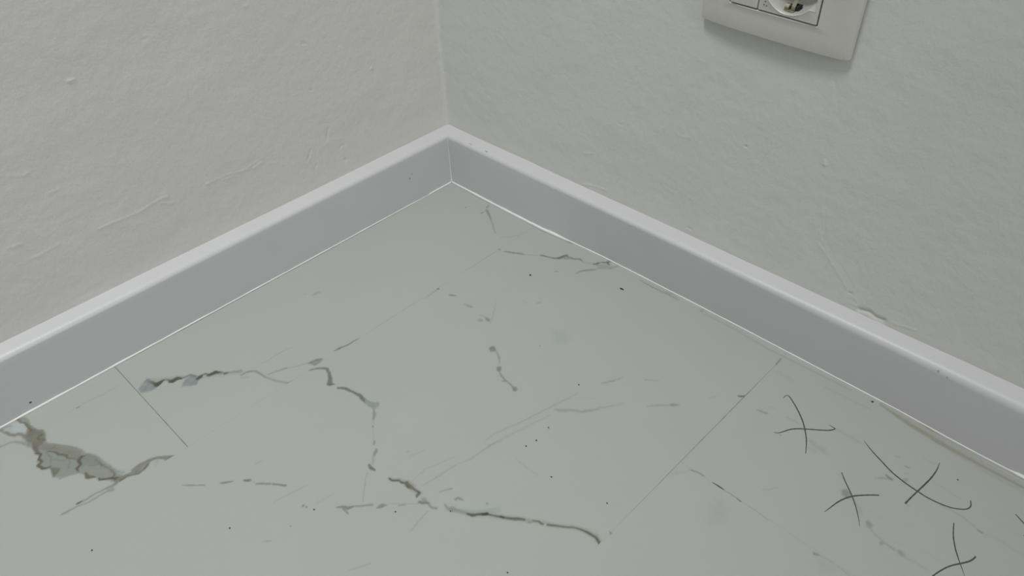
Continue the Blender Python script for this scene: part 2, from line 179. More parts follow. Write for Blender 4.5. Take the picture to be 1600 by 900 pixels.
('L',[(-138.69,-149.11,1.08),(-138.15,-152.21,1.53),(-136.44,-154.54,1.23)],(124,129,124),0.85,0.92,0.15,3),
('L',[(-140.79,-134.62,2.25),(-140.87,-134.98,2.25)],(128,132,128),0.85,1.09,0.16,0),
('L',[(-98.78,-208.48,1.5),(-97.82,-213.59,1.5)],(146,150,146),0.8,1.35,0.22,3),
('L',[(-92.59,-220.62,1.79),(-89.09,-222.13,1.79)],(142,146,142),0.8,1.34,0.22,3),
('L',[(-240.53,-302.71,0.57),(-232.69,-303.02,0.8),(-221.09,-305.92,1.04),(-210.02,-309.52,1.17),(-196.37,-312.93,1.18),(-184.24,-315.97,1.31),(-170.14,-319.49,1.21),(-153.99,-323.53,0.61)],(141,145,141),0.8,1.18,0.24,3),
('L',[(-243.54,-308.9,0.89),(-235.29,-309.78,1.13),(-224.08,-312.96,1.03),(-212.16,-315.66,1.15),(-200.34,-318.67,0.93),(-186.9,-322.42,0.47)],(143,146,142),0.8,1.38,0.23,3),
('L',[(-179.18,-321.5,1.43),(-177.19,-325.74,2.98),(-170.85,-332.09,1.78),(-167.17,-338.76,2.37),(-159.78,-344.2,2.02),(-155.19,-347.17,1.19)],(137,141,137),0.85,1.55,0.3,3),
('L',[(-155.19,-347.17,0.95),(-145.17,-353.42,0.96)],(143,147,143),0.7,1.19,0.24,3),
('B',[(-109.49,-254.59),(-104.44,-265.73),(-107.33,-277.04),(-115.33,-275.31),(-121.92,-268.02)],(148,153,148),0.6,4.15,0.55,3),
('L',[(-113.18,-273.42,0.96),(-110.05,-278.31,0.96)],(148,153,150),0.6,0.96,0.21,3),
('L',[(-133.7,-261.7,0.82),(-132.69,-262.1,0.82)],(120,125,120),0.7,0.68,0.07,3),
('L',[(-167.6,-319.26,0.73),(-154.05,-329.58,0.73),(-146.21,-342.71,0.73)],(147,151,147),0.6,1.21,0.36,3),
('L',[(-131.73,-330.86,0.94),(-122.49,-336.27,1.51)],(138,143,138),0.7,1.25,0.25,3),
('L',[(-303.92,-289.79,0.53),(-297.97,-289.45,0.85),(-290.32,-288.89,0.76),(-280.47,-292.6,0.65),(-265.63,-297.58,0.44)],(143,146,141),0.75,1.08,0.22,3),
('L',[(-301.76,-298.84,0.52),(-288.06,-301.16,1.06),(-280.07,-301.99,1.07),(-270.76,-303.15,0.76),(-261.23,-307.45,0.98),(-251.18,-308.15,1.11),(-240.97,-308.87,1.23),(-231.86,-312.46,0.68)],(140,142,137),0.75,1.31,0.22,3),
('L',[(-290.55,-270.49,0.66),(-284.01,-273.08,0.89),(-279.31,-274.46,0.45)],(143,147,143),0.7,1.0,0.17,3),
('L',[(-297.38,-312.45,0.62),(-292.67,-314.36,0.93),(-288.99,-316.64,1.25)],(134,138,133),0.8,0.93,0.16,3),
('L',[(-293.72,-326.22,1.02),(-291.02,-326.39,1.33),(-290.19,-329.68,0.71)],(126,129,124),0.85,0.82,0.15,3),
('L',[(-236.83,-332.94,0.55),(-237.28,-342.47,0.75),(-236.73,-356.8,0.53)],(143,144,139),0.6,1.29,0.27,3),
('L',[(-129.75,-332.23,0.75),(-123.18,-336.05,1.13),(-118.3,-338.23,1.13),(-114.74,-339.2,0.63)],(136,141,136),0.85,1.13,0.19,3),
('L',[(-104.19,-354.98,1.25),(-101.67,-358.24,0.88),(-97.7,-364.07,0.88)],(136,140,135),0.8,1.0,0.19,3),
('L',[(-127.0,-374.23,0.6),(-121.63,-378.75,1.55),(-114.97,-385.13,1.19),(-111.64,-388.33,1.19)],(137,140,135),0.85,1.19,0.24,3),
('L',[(-112.28,-388.09,2.38),(-108.56,-391.7,1.43)],(130,133,127),0.85,1.07,0.18,3),
('L',[(-154.5,-345.71,0.84),(-147.86,-351.39,0.84),(-137.94,-358.15,0.84)],(143,147,142),0.7,1.2,0.24,3),
('L',[(-85.66,-406.25,1.44),(-81.24,-408.77,1.45)],(143,145,140),0.6,1.44,0.24,3),
('L',[(-67.98,-422.16,1.32),(-66.94,-423.76,1.44),(-64.49,-426.22,1.08)],(88,90,84),0.88,0.72,0.12,3),
('L',[(-70.82,-440.71,0.82),(-70.68,-444.21,1.28),(-68.98,-448.29,1.74)],(124,126,120),0.85,1.05,0.17,4),
('L',[(-156.12,-435.93,1.26),(-153.84,-441.28,1.05),(-153.69,-446.78,0.83)],(122,125,119),0.75,0.63,0.16,4),
('B',[(-171.96,-427.35),(-164.15,-428.18),(-157.02,-435.92),(-162.56,-434.69)],(139,141,136),0.7,1.57,0.26,4),
('L',[(-155.94,-436.44,0.74),(-154.49,-440.42,0.63),(-154.3,-446.12,0.52)],(118,121,115),0.8,0.58,0.1,4),
('L',[(-154.58,-454.27,0.41),(-154.44,-458.76,0.82),(-154.49,-463.34,0.61)],(48,50,46),0.95,0.36,0.03,4),
('L',[(-154.49,-463.34,0.41),(-154.31,-469.44,0.5),(-154.49,-474.43,0.4)],(112,114,108),0.8,0.45,0.05,4),
('L',[(-154.49,-474.43,0.6),(-154.97,-478.1,0.7)],(80,82,76),0.9,0.45,0.05,4),
('L',[(-154.72,-484.4,0.49),(-154.56,-491.49,0.58),(-155.69,-499.85,0.58)],(132,134,128),0.8,0.54,0.05,4),
('B',[(-171.07,-464.21),(-160.55,-465.94),(-166.14,-475.87),(-176.4,-480.29),(-188.36,-473.48),(-186.68,-469.21)],(140,142,136),0.7,5.85,0.97,4),
('L',[(-155.46,-517.84,0.75),(-155.86,-527.63,0.74),(-157.72,-537.07,0.72)],(139,141,136),0.6,0.92,0.18,4),
('L',[(-22.03,-432.9,3.14),(-22.37,-441.35,4.35),(-24.11,-448.15,2.46)],(138,141,136),0.7,2.49,0.62,4),
('L',[(-54.86,-140.52,1.18),(-52.96,-143.48,1.86),(-50.53,-149.1,1.51)],(112,118,112),0.85,1.1,0.21,0),
('L',[(-50.53,-149.1,1.68),(-47.77,-153.24,2.18),(-46.39,-156.43,1.68),(-45.41,-159.77,0.84)],(112,118,112),0.85,1.18,0.21,0),
('L',[(-44.77,-160.5,0.67),(-41.09,-164.86,1.0),(-37.14,-171.15,1.0)],(139,145,140),0.85,1.09,0.17,0),
('L',[(-34.82,-172.55,1.67),(-33.16,-176.85,1.83),(-31.8,-181.61,1.99),(-29.58,-186.12,2.15),(-26.54,-189.35,2.15)],(104,110,104),0.85,1.16,0.25,0),
('L',[(-26.91,-189.14,2.48),(-22.65,-190.74,3.32),(-18.28,-192.05,2.16)],(92,97,90),0.9,1.24,0.25,0),
('L',[(-18.28,-192.05,2.83),(-18.91,-194.96,2.15),(-18.08,-198.5,1.98),(-17.78,-201.43,1.48),(-13.53,-206.23,1.81),(-14.59,-209.02,1.64)],(106,111,104),0.85,1.24,0.25,0),
('B',[(-26.54,-190.96),(-18.77,-192.7),(-18.58,-198.94),(-22.21,-197.84)],(130,136,130),0.8,1.65,0.25,0),
('L',[(-14.79,-209.19,1.15),(-15.62,-212.2,1.14),(-13.45,-216.62,1.09),(-10.26,-221.2,0.98)],(138,143,138),0.8,1.22,0.24,0),
('L',[(-11.07,-221.66,1.46),(-8.72,-223.52,2.27),(-5.57,-224.52,1.95),(-2.43,-227.08,1.47),(0.26,-230.51,1.79)],(96,101,95),0.88,1.14,0.2,0),
('L',[(-8.86,-224.15,1.46),(-9.33,-225.57,1.46)],(112,116,110),0.8,0.97,0.16,0),
('L',[(0.26,-230.51,2.12),(-0.99,-232.23,1.95),(-1.96,-235.05,0.81)],(92,96,90),0.9,1.05,0.16,0),
('B',[(-9.63,-225.82),(-1.84,-230.69),(-1.72,-236.68),(-1.14,-240.24),(-6.28,-238.32),(-14.83,-229.08)],(138,142,141),0.85,1.93,0.24,0),
('L',[(-33.42,-218.88,0.95),(-29.54,-218.86,1.6),(-26.48,-220.39,1.92),(-21.62,-224.51,2.4),(-16.46,-228.39,1.92)],(124,130,125),0.85,1.2,0.24,0),
('L',[(-6.08,-238.16,1.6),(-1.87,-239.81,1.77),(2.28,-242.54,1.29)],(130,135,132),0.8,1.29,0.24,0),
('L',[(-45.39,-200.84,0.96),(-43.3,-202.99,0.96)],(120,125,119),0.85,0.8,0.08,0),
('L',[(-6.58,-67.43,1.9),(-10.4,-69.08,1.89)],(124,130,124),0.8,1.33,0.28,2),
('L',[(-14.14,-72.46,2.45),(-18.7,-80.69,2.04),(-23.22,-87.94,1.84)],(116,122,116),0.8,1.3,0.28,2),
('L',[(-23.22,-87.94,1.65),(-29.24,-97.32,1.45),(-38.43,-109.84,1.24)],(132,138,132),0.8,1.36,0.27,2),
('L',[(-21.63,-72.33,1.66),(-21.75,-72.76,1.66)],(110,116,110),0.85,1.12,0.19,2),
('L',[(-25.69,-50.71,1.44),(-25.82,-51.15,1.44)],(110,116,110),0.85,1.14,0.19,2),
('L',[(-19.13,-72.67,1.0),(-19.25,-73.1,1.0)],(110,116,110),0.85,1.12,0.19,2),
('L',[(-56.23,-134.01,1.89),(-56.33,-134.39,1.89)],(126,131,126),0.8,1.19,0.25,0),
('L',[(-15.64,-141.16,1.23),(-13.86,-143.17,1.23)],(116,121,115),0.85,0.88,0.09,2),
('L',[(-40.26,-120.15,1.23),(-33.43,-125.98,1.62),(-25.67,-130.92,1.58),(-14.71,-132.88,1.33),(-4.44,-133.54,1.07)],(143,149,143),0.7,1.76,0.35,2),
('L',[(-139.22,-150.2,1.38),(-136.36,-154.36,1.38)],(118,124,118),0.85,0.84,0.08,3),
('L',[(-138.85,-170.99,1.35),(-137.51,-177.4,1.34)],(140,145,140),0.8,1.12,0.15,3),
('L',[(-226.67,-50.76,2.34),(-221.97,-51.17,3.13)],(138,143,139),0.8,1.95,0.39,2),
('L',[(-232.77,-43.28,1.25),(-232.81,-43.67,1.25)],(138,143,138),0.8,1.09,0.16,2),
('L',[(-157.94,-135.6,0.76),(-150.78,-135.67,1.08),(-142.82,-134.93,0.93)],(128,133,128),0.7,0.92,0.15,0),
('L',[(-140.6,-134.5,1.39),(-140.67,-134.86,1.38)],(110,115,110),0.8,1.01,0.16,0),
('L',[(-424.97,-164.94,0.54),(-421.28,-169.27,1.39),(-417.94,-172.88,0.86),(-413.62,-177.21,1.07)],(122,124,120),0.85,0.86,0.16,3),
('L',[(-404.66,-184.52,0.86),(-401.62,-186.77,1.82),(-397.01,-190.04,0.75)],(112,114,110),0.85,0.86,0.16,3),
('L',[(-390.43,-195.95,1.61),(-387.77,-198.84,1.83)],(104,106,102),0.88,0.81,0.16,3),
('L',[(-387.77,-198.84,0.54),(-385.64,-204.94,0.53)],(142,145,141),0.7,0.64,0.11,3),
('L',[(-385.95,-205.45,1.28),(-383.5,-207.76,1.6),(-378.66,-213.35,1.38)],(118,121,117),0.85,0.85,0.16,3),
('L',[(-377.47,-214.98,1.38),(-374.75,-218.61,1.28),(-371.9,-222.89,1.59)],(112,115,111),0.85,0.85,0.16,3),
('L',[(-387.13,-229.3,0.51),(-380.22,-230.52,0.93),(-374.27,-231.63,1.15),(-367.41,-233.17,1.16),(-360.5,-234.72,0.64)],(144,147,143),0.8,1.04,0.16,3),
('L',[(-365.15,-253.04,1.23),(-359.32,-254.42,1.24),(-352.24,-255.78,1.25)],(147,150,146),0.75,1.55,0.21,3),
('L',[(-409.81,-251.8,0.67),(-407.21,-254.3,0.96),(-405.23,-256.12,0.68)],(138,140,136),0.8,0.77,0.14,3),
('L',[(-375.91,-188.19,0.89),(-372.18,-189.52,0.89)],(138,142,138),0.7,0.78,0.17,3),
('L',[(-70.43,-441.57,0.94),(-69.44,-445.31,1.4),(-68.82,-448.62,1.16)],(124,127,121),0.8,1.17,0.17,4),
('L',[(-61.69,-446.18,1.76),(-60.26,-449.66,1.76)],(130,133,127),0.4,2.35,0.35,4),
('L',[(-61.82,-462.26,1.15),(-61.53,-471.08,1.37)],(130,133,127),0.7,1.72,0.29,4),
('L',[(-71.25,-486.96,2.2),(-73.08,-491.92,3.27),(-72.6,-497.6,3.79),(-74.0,-501.85,2.15)],(130,133,127),0.65,2.72,0.54,4),
('L',[(-78.27,-489.72,2.17),(-77.99,-494.12,2.16)],(130,133,127),0.4,2.17,0.54,4),
('B',[(-97.67,-525.64),(-93.78,-528.3),(-95.95,-532.11),(-100.59,-532.57),(-101.94,-528.69)],(116,118,112),0.85,2.0,0.3,4),
('L',[(-99.05,-531.82,1.49),(-101.36,-538.37,2.45),(-106.65,-544.48,1.93)],(130,133,127),0.6,2.45,0.39,4),
('L',[(-85.94,-517.89,1.03),(-88.42,-524.73,1.02)],(130,133,127),0.3,2.05,0.31,4),
('B',[(-111.12,-549.78),(-108.48,-550.62),(-110.66,-555.12),(-113.94,-555.27),(-114.35,-552.0)],(120,122,116),0.85,1.7,0.24,4),
('L',[(-114.88,-556.23,1.12),(-116.8,-561.4,0.93),(-118.32,-567.17,1.19),(-118.93,-573.28,1.81)],(126,129,122),0.8,1.38,0.18,4),
('L',[(-119.79,-565.31,2.42),(-119.85,-565.47,2.42)],(122,125,118),0.8,1.1,0.18,4),
('B',[(-118.18,-575.42),(-116.54,-577.18),(-117.37,-580.82),(-119.98,-581.46),(-120.61,-578.14)],(120,122,115),0.85,1.8,0.22,4),
('L',[(-119.45,-581.23,1.34),(-118.29,-588.5,1.15),(-119.01,-596.76,0.87)],(134,137,131),0.7,1.77,0.22,4),
('L',[(-117.16,-561.56,1.39),(-111.94,-572.67,1.37),(-106.02,-589.81,1.35),(-107.7,-606.32,1.31)],(138,141,135),0.45,2.71,0.45,4),
('L',[(-157.76,-536.41,1.81),(-156.57,-538.76,1.36)],(106,108,102),0.85,0.9,0.14,4),
('L',[(-156.99,-537.24,0.72),(-155.74,-544.41,0.81),(-155.8,-549.6,0.53),(-156.72,-560.2,0.7)],(128,130,124),0.8,0.98,0.13,4),
('B',[(-158.7,-537.26),(-157.14,-546.86),(-158.56,-554.4),(-167.69,-547.18),(-163.38,-541.47)],(137,139,133),0.5,2.66,0.44,4),
('L',[(-71.27,-538.57,1.02),(-66.57,-543.66,1.53),(-64.08,-547.94,2.04)],(127,130,124),0.8,1.23,0.26,4),
('L',[(-63.29,-543.08,1.03),(-64.12,-544.72,1.54),(-64.73,-547.87,1.32)],(106,109,103),0.8,0.92,0.2,4),
('L',[(-47.65,-495.67,1.12),(-47.55,-506.47,2.76),(-47.49,-518.05,1.63)],(130,133,127),0.55,2.21,0.33,4),
('L',[(-46.3,-570.35,1.01),(-46.9,-577.48,1.5),(-48.19,-589.8,1.47)],(136,139,133),0.6,1.99,0.3,4),
('L',[(-62.37,-581.95,0.78),(-61.84,-588.42,1.45),(-62.18,-596.78,1.43),(-65.98,-610.24,1.11)],(131,134,128),0.7,1.43,0.24,4),
('L',[(-65.98,-610.24,0.93),(-64.51,-621.46,1.37),(-65.14,-637.66,1.33)],(136,139,133),0.65,1.82,0.27,4),
('L',[(-65.92,-608.63,0.84),(-65.98,-611.35,0.83)],(106,109,103),0.8,0.74,0.09,4),
('L',[(-29.42,-556.35,0.53),(-30.17,-563.8,0.84),(-28.89,-566.82,0.52)],(132,135,129),0.7,1.05,0.16,4),
('L',[(-41.99,-541.02,0.74),(-41.64,-543.07,0.74)],(120,123,117),0.7,0.85,0.21,4),
('L',[(-45.88,-550.01,0.83),(-46.17,-552.3,1.04)],(114,117,111),0.8,0.78,0.16,4),
('B',[(-59.39,-553.02),(-56.0,-555.11),(-57.54,-557.54),(-61.29,-554.74)],(126,129,123),0.8,1.52,0.3,4),
('L',[(-52.98,-552.01,0.72),(-51.68,-555.02,0.72)],(130,133,127),0.6,1.03,0.21,4),
('L',[(-136.5,-483.95,0.51),(-132.41,-487.44,1.01),(-126.61,-490.92,0.81)],(134,137,131),0.75,1.01,0.15,4),
('L',[(-81.49,-467.34,0.78),(-81.42,-468.13,0.78)],(112,115,109),0.8,0.67,0.11,4),
('L',[(-78.5,-564.83,0.78),(-78.54,-566.57,0.78)],(126,129,123),0.7,0.78,0.15,4),
('L',[(-49.1,-606.54,0.95),(-51.09,-621.52,0.93),(-50.74,-632.98,0.91)],(137,140,134),0.4,2.33,0.47,4),
('L',[(-101.73,-543.9,2.43),(-100.59,-553.92,2.4),(-94.29,-575.02,2.34)],(139,142,136),0.4,3.83,0.48,4),
('B',[(1.15,-511.44),(0.26,-557.09),(-3.2,-591.1),(-4.24,-617.88),(-14.05,-621.07),(-13.88,-594.93),(-10.07,-556.91),(-5.04,-524.57)],(139,138,130),0.8,2.67,0.32,5),
('L',[(-0.54,-509.59,1.17),(-4.76,-534.57,3.38),(-7.0,-555.66,3.82),(-7.96,-574.51,2.65),(-8.58,-593.03,2.06),(-8.51,-613.26,1.5),(-8.82,-629.93,1.47)],(126,123,112),0.85,2.13,0.21,5),
('L',[(-8.84,-556.41,0.87),(-9.02,-579.54,0.84),(-8.29,-601.83,0.82),(-8.31,-619.21,0.8)],(126,124,114),0.6,0.78,0.16,5),
('L',[(-0.93,-271.52,1.24),(-1.42,-287.08,1.53),(-0.66,-305.06,1.5),(-0.83,-316.06,0.59)],(120,123,115),0.75,1.21,0.23,5),
('L',[(-8.29,-196.44,0.84),(-3.32,-233.91,1.29),(-0.93,-271.52,1.24)],(140,144,137),0.7,1.61,0.32,5),
('L',[(-1.01,-344.36,1.0),(-1.05,-377.95,1.65),(-3.2,-411.09,1.98),(-2.35,-446.75,1.9),(-1.43,-485.87,1.21)],(133,134,126),0.7,1.72,0.26,5),
('L',[(0.04,-340.2,1.44),(0.07,-341.56,1.44)],(116,118,111),0.7,0.86,0.14,5),
('L',[(-15.08,-425.92,1.28),(-6.39,-425.18,0.91)],(118,121,115),0.7,0.9,0.13,0),
('L',[(-11.96,-469.01,1.46),(-11.26,-490.69,1.42),(-10.76,-506.45,1.39)],(134,136,128),0.6,1.78,0.3,5)]
MARKS=[[[(-45.7,-449.92,0.54),(-42.85,-449.82,0.63),(-41.1,-450.44,0.72),(-40.68,-451.54,0.9),(-41.76,-453.92,1.07),(-44.11,-457.44,1.13),(-47.32,-461.84,1.17),(-51.16,-466.55,1.22),(-55.01,-470.81,1.26),(-59.06,-474.72,1.19),(-64.58,-479.14,1.12),(-69.47,-482.62,1.05),(-74.14,-485.48,0.99),(-79.5,-488.2,0.76),(-84.98,-490.66,0.54)],[(-82.44,-462.61,0.56),(-81.0,-465.21,0.77),(-77.36,-467.42,0.99),(-72.48,-469.78,1.21),(-67.97,-473.23,1.3),(-63.5,-478.39,1.33),(-58.57,-484.96,1.25),(-53.46,-491.42,1.28),(-50.53,-494.03,1.3),(-47.77,-495.26,1.02),(-47.23,-493.17,0.78),(-47.18,-490.25,0.57)]],
[[(-82.94,-518.35,0.78),(-88.23,-523.47,0.91),(-92.81,-528.59,0.98),(-97.66,-533.78,0.98),(-103.33,-538.93,0.89),(-110.37,-544.3,0.7),(-114.36,-547.0,0.46),(-117.74,-549.01,0.19)],[(-122.75,-525.54,0.39),(-117.29,-526.75,0.77),(-109.43,-528.39,1.08),(-102.84,-530.72,1.3),(-97.49,-533.7,1.38),(-92.63,-537.74,1.31),(-87.78,-542.58,1.24),(-83.77,-547.18,1.24)]],
[[(-43.75,-516.86,0.27),(-46.24,-520.57,0.73),(-50.08,-527.39,1.04),(-53.92,-535.74,1.19),(-58.08,-544.88,1.25),(-60.66,-554.72,1.28),(-62.16,-565.43,1.29),(-62.73,-573.27,1.25),(-61.75,-581.85,1.2),(-59.85,-588.48,1.09),(-57.01,-593.22,1.02),(-54.03,-596.45,0.96),(-51.47,-597.52,0.96),(-48.48,-597.49,0.9),(-44.84,-595.77,0.78)],[(-26.28,-566.91,0.31),(-34.8,-568.0,0.91),(-44.01,-567.88,1.22),(-52.85,-566.9,1.28),(-62.43,-565.54,1.2),(-70.56,-564.41,1.15),(-78.33,-563.56,1.46)]],
[[(-71.02,-594.44,0.71),(-76.98,-596.45,0.87),(-83.14,-598.9,0.99),(-90.42,-602.93,1.03),(-95.08,-606.16,0.98),(-98.77,-608.88,0.74),(-103.03,-612.3,0.5),(-106.85,-615.15,0.31),(-111.25,-618.18,0.21)],[(-135.3,-596.97,0.64),(-127.68,-598.34,0.79),(-120.07,-600.35,0.94),(-114.36,-602.03,1.05),(-108.46,-604.24,1.05),(-103.56,-606.87,1.14),(-99.86,-609.41,1.25),(-94.99,-612.65,1.32),(-91.93,-614.04,1.22),(-89.83,-614.67,1.15),(-87.31,-614.98,1.16)]],
[[(-35.56,-622.65,0.76),(-37.3,-625.79,0.9),(-40.37,-630.75,0.93),(-43.72,-636.29,0.83),(-44.86,-641.06,0.55)],[(-27.32,-634.46,0.47),(-37.57,-633.77,0.93),(-49.85,-632.7,0.92)]]]
CRUMBS=[(-66.03,-187.16,1.75),
(-23.33,-266.86,1.83),
(-420.12,-225.13,0.99),
(-496.33,-169.27,0.96),
(-369.49,-256.86,0.96),
(-330.23,-302.01,0.95),
(-222.96,-330.21,1.06),
(-213.43,-332.18,1.13),
(-197.45,-330.48,0.98),
(-231.22,-364.04,1.0),
(-221.14,-408.95,1.0),
(-1.82,-504.11,1.53),
(-33.07,-582.51,0.81),
(-302.73,-330.88,0.8),
(-309.22,-394.87,0.9),
(-145.94,-318.01,1.0)]
RELIEF_L=[([(-366.8,120.6),(-355.8,120.7),(-343.1,120.3),(-330.1,120.3),(-323.0,121.4)],1.04,0.27),
([(-323.0,121.4),(-319.4,122.1),(-312.4,122.8),(-304.9,122.5)],1.28,0.32),
([(-311.4,118.5),(-307.0,116.3),(-302.2,115.0)],1.04,0.27),
([(-421.4,121.5),(-413.0,121.0),(-397.7,122.9)],1.44,0.2),
([(-430.9,137.0),(-422.3,136.1)],1.6,0.23),
([(-268.4,117.7),(-266.4,118.2)],1.04,0.45),
([(-254.4,115.1),(-241.4,114.3)],0.96,0.23),
([(-231.6,115.3),(-218.1,118.0)],0.96,0.27),
([(-388.3,166.0),(-380.3,166.4)],0.96,0.23),
([(-407.4,190.6),(-398.4,186.8),(-395.4,187.5)],1.12,0.2),
([(-343.2,242.5),(-341.3,242.1),(-339.0,242.1)],1.04,0.72),
([(-281.2,254.4),(-276.7,254.5)],1.04,-0.27),
([(-74.1,159.3),(-73.7,157.8),(-74.3,154.6)],1.28,-0.45),
([(-75.0,160.6),(-74.1,159.5)],1.2,0.72),
([(-147.0,164.1),(-146.1,163.4)],0.88,-0.63),
([(-137.1,118.9),(-139.2,114.6),(-140.5,108.8)],1.36,-0.45),
([(-160.6,105.7),(-163.2,102.2),(-166.2,97.1)],1.36,-0.54),
([(-157.4,88.1),(-160.7,85.2),(-160.7,80.8)],1.04,-0.32),
([(-128.1,94.2),(-125.6,96.1),(-122.2,95.6)],1.12,-0.36),
([(-124.7,80.2),(-123.5,78.2)],1.92,-0.54),
([(-104.3,116.7),(-105.4,112.9)],0.96,-0.27),
([(-145.4,126.9),(-141.5,127.6),(-133.3,123.8)],0.96,-0.23),
([(-100.1,141.5),(-97.2,140.1)],1.6,0.27),
([(-206.5,110.8),(-197.2,108.7)],1.2,0.2),
([(-145.4,208.8),(-142.3,207.2)],1.28,-0.45),
([(-190.8,254.6),(-188.2,255.0)],1.28,0.36),
([(-267.7,117.2),(-251.4,118.3),(-222.8,114.0),(-212.4,114.8)],0.96,0.23)]
RELIEF_R=[([(-423.4,109.8),(-430.7,103.3),(-439.1,95.2),(-447.3,87.9),(-453.7,80.9),(-458.0,77.9)],0.6,0.27),
([(-458.0,77.9),(-460.7,75.3),(-465.1,71.3)],0.64,0.27),
([(-457.4,78.2),(-458.5,77.2)],1.04,-1.08),
([(-427.4,115.3),(-438.6,102.7),(-455.0,88.0)],1.44,-0.11),
([(-412.9,179.3),(-413.5,178.9)],1.44,0.81),
([(-413.3,176.5),(-413.9,176.2)],1.44,0.72),
([(-420.1,150.2),(-422.2,142.1),(-424.9,126.0),(-426.7,115.0)],0.8,-0.2),
([(-405.9,240.8),(-412.8,221.8),(-418.9,208.1)],0.8,-0.14),
([(-468.3,66.8),(-474.9,68.0),(-482.3,66.2),(-487.3,66.5)],2.4,-1.44),
([(-495.1,68.3),(-503.0,69.8),(-510.7,71.2)],1.2,0.27),
([(-467.8,68.8),(-459.2,68.2)],1.2,0.27),
([(-184.8,65.3),(-202.2,70.0),(-212.9,69.6)],1.2,0.32),
([(-287.8,155.8),(-299.4,156.9)],1.04,0.2),
([(-348.6,167.5),(-349.4,167.3)],0.88,-0.9),
([(-305.9,70.2),(-310.5,70.0)],1.2,-0.36),
([(-223.7,144.9),(-228.5,145.5)],0.96,-0.27),
([(-185.2,100.1),(-195.6,104.5)],1.2,0.23),
([(-305.7,98.5),(-305.9,94.1)],0.96,-0.27),
([(12.5,127.9),(11.7,126.7)],1.28,-0.45)]

D = 15.0          # baseboard depth; wall planes stand at x = y = +D (mm)
HF = 58.9         # height where the baseboard face starts to round over
HT = 63.1         # baseboard top at the wall
BEND_S = [-2600, -640, -593, -562, -521, -430, -370, -267, -220, -184, -146, -100, -50, 0]
BEND_D = [0, .5, .6, 1.2, 3.2, 4.3, 5, 5, 4.6, 2.8, -.3, -.8, -.5, 0]
SEAM_A, SEAM_C, SEAM_N = -133.6, -425.9, -718.0
SEAM_B, SEAM_D = -404.2, -154.7

# ---------------------------------------------------------------- helpers
def lin(c):
    c = np.array(c, float) / 255.0
    return np.where(c <= 0.04045, c / 12.92, ((c + 0.055) / 1.055) ** 2.4)
def smooth(t): t = np.clip(t, 0, 1); return t * t * (3 - 2 * t)
def hsh(i, j, s):
    n = (i * 374761393 + j * 668265263 + s * 974634777) & 0x7fffffff
    n = ((n ^ (n >> 13)) * 1274126177) & 0x7fffffff
    return ((n ^ (n >> 16)) & 0xffff) / 65535.0
def vnoise(x, y, s=0):
    xi = np.floor(x).astype(np.int64); yi = np.floor(y).astype(np.int64)
    fx = smooth(x - xi); fy = smooth(y - yi)
    a = hsh(xi, yi, s); b = hsh(xi + 1, yi, s); c = hsh(xi, yi + 1, s); d = hsh(xi + 1, yi + 1, s)
    return (a * (1 - fx) + b * fx) * (1 - fy) + (c * (1 - fx) + d * fx) * fy - 0.5
def fbm(x, y, s=0, o=3):
    r = 0; a = 1
    for k in range(o): r = r + a * vnoise(x * 2 ** k, y * 2 ** k, s + 17 * k); a *= .5
    return r

def mat(name, color, rough=0.5, spec=0.5, bump=None, var=None, attr=None, metal=0.0):
    m = bpy.data.materials.new(name); m.use_nodes = True; nt = m.node_tree; b = nt.nodes['Principled BSDF']
    b.inputs['Base Color'].default_value = (*color, 1); b.inputs['Roughness'].default_value = rough
    b.inputs['Specular IOR Level'].default_value = spec; b.inputs['Metallic'].default_value = metal
    tc = nt.nodes.new('ShaderNodeTexCoord')
    src = None
    if attr:
        a = nt.nodes.new('ShaderNodeAttribute'); a.attribute_name = attr; src = a.outputs['Color']
    if var:
        sc_, amt = var
        n = nt.nodes.new('ShaderNodeTexNoise'); n.inputs['Scale'].default_value = sc_; n.inputs['Detail'].default_value = 4
        nt.links.new(tc.outputs['Object'], n.inputs['Vector'])
        r = nt.nodes.new('ShaderNodeMapRange'); r.inputs['From Min'].default_value = .3; r.inputs['From Max'].default_value = .7
        r.inputs['To Min'].default_value = 1 - amt; r.inputs['To Max'].default_value = 1 + amt
        nt.links.new(n.outputs['Fac'], r.inputs['Value'])
        mx = nt.nodes.new('ShaderNodeVectorMath'); mx.operation = 'SCALE'
        if src is not None: nt.links.new(src, mx.inputs[0])
        else: mx.inputs[0].default_value = color
        nt.links.new(r.outputs['Result'], mx.inputs['Scale']); src = mx.outputs['Vector']
    if src is not None: nt.links.new(src, b.inputs['Base Color'])
    if bump:
        prev = None
        for sc_, dist in bump:
            n = nt.nodes.new('ShaderNodeTexNoise'); n.inputs['Scale'].default_value = sc_; n.inputs['Detail'].default_value = 3
            nt.links.new(tc.outputs['Object'], n.inputs['Vector'])
            bp = nt.nodes.new('ShaderNodeBump'); bp.inputs['Strength'].default_value = 1; bp.inputs['Distance'].default_value = dist
            nt.links.new(n.outputs['Fac'], bp.inputs['Height'])
            if prev: nt.links.new(prev, bp.inputs['Normal'])
            prev = bp.outputs['Normal']
        nt.links.new(prev, b.inputs['Normal'])
    return m

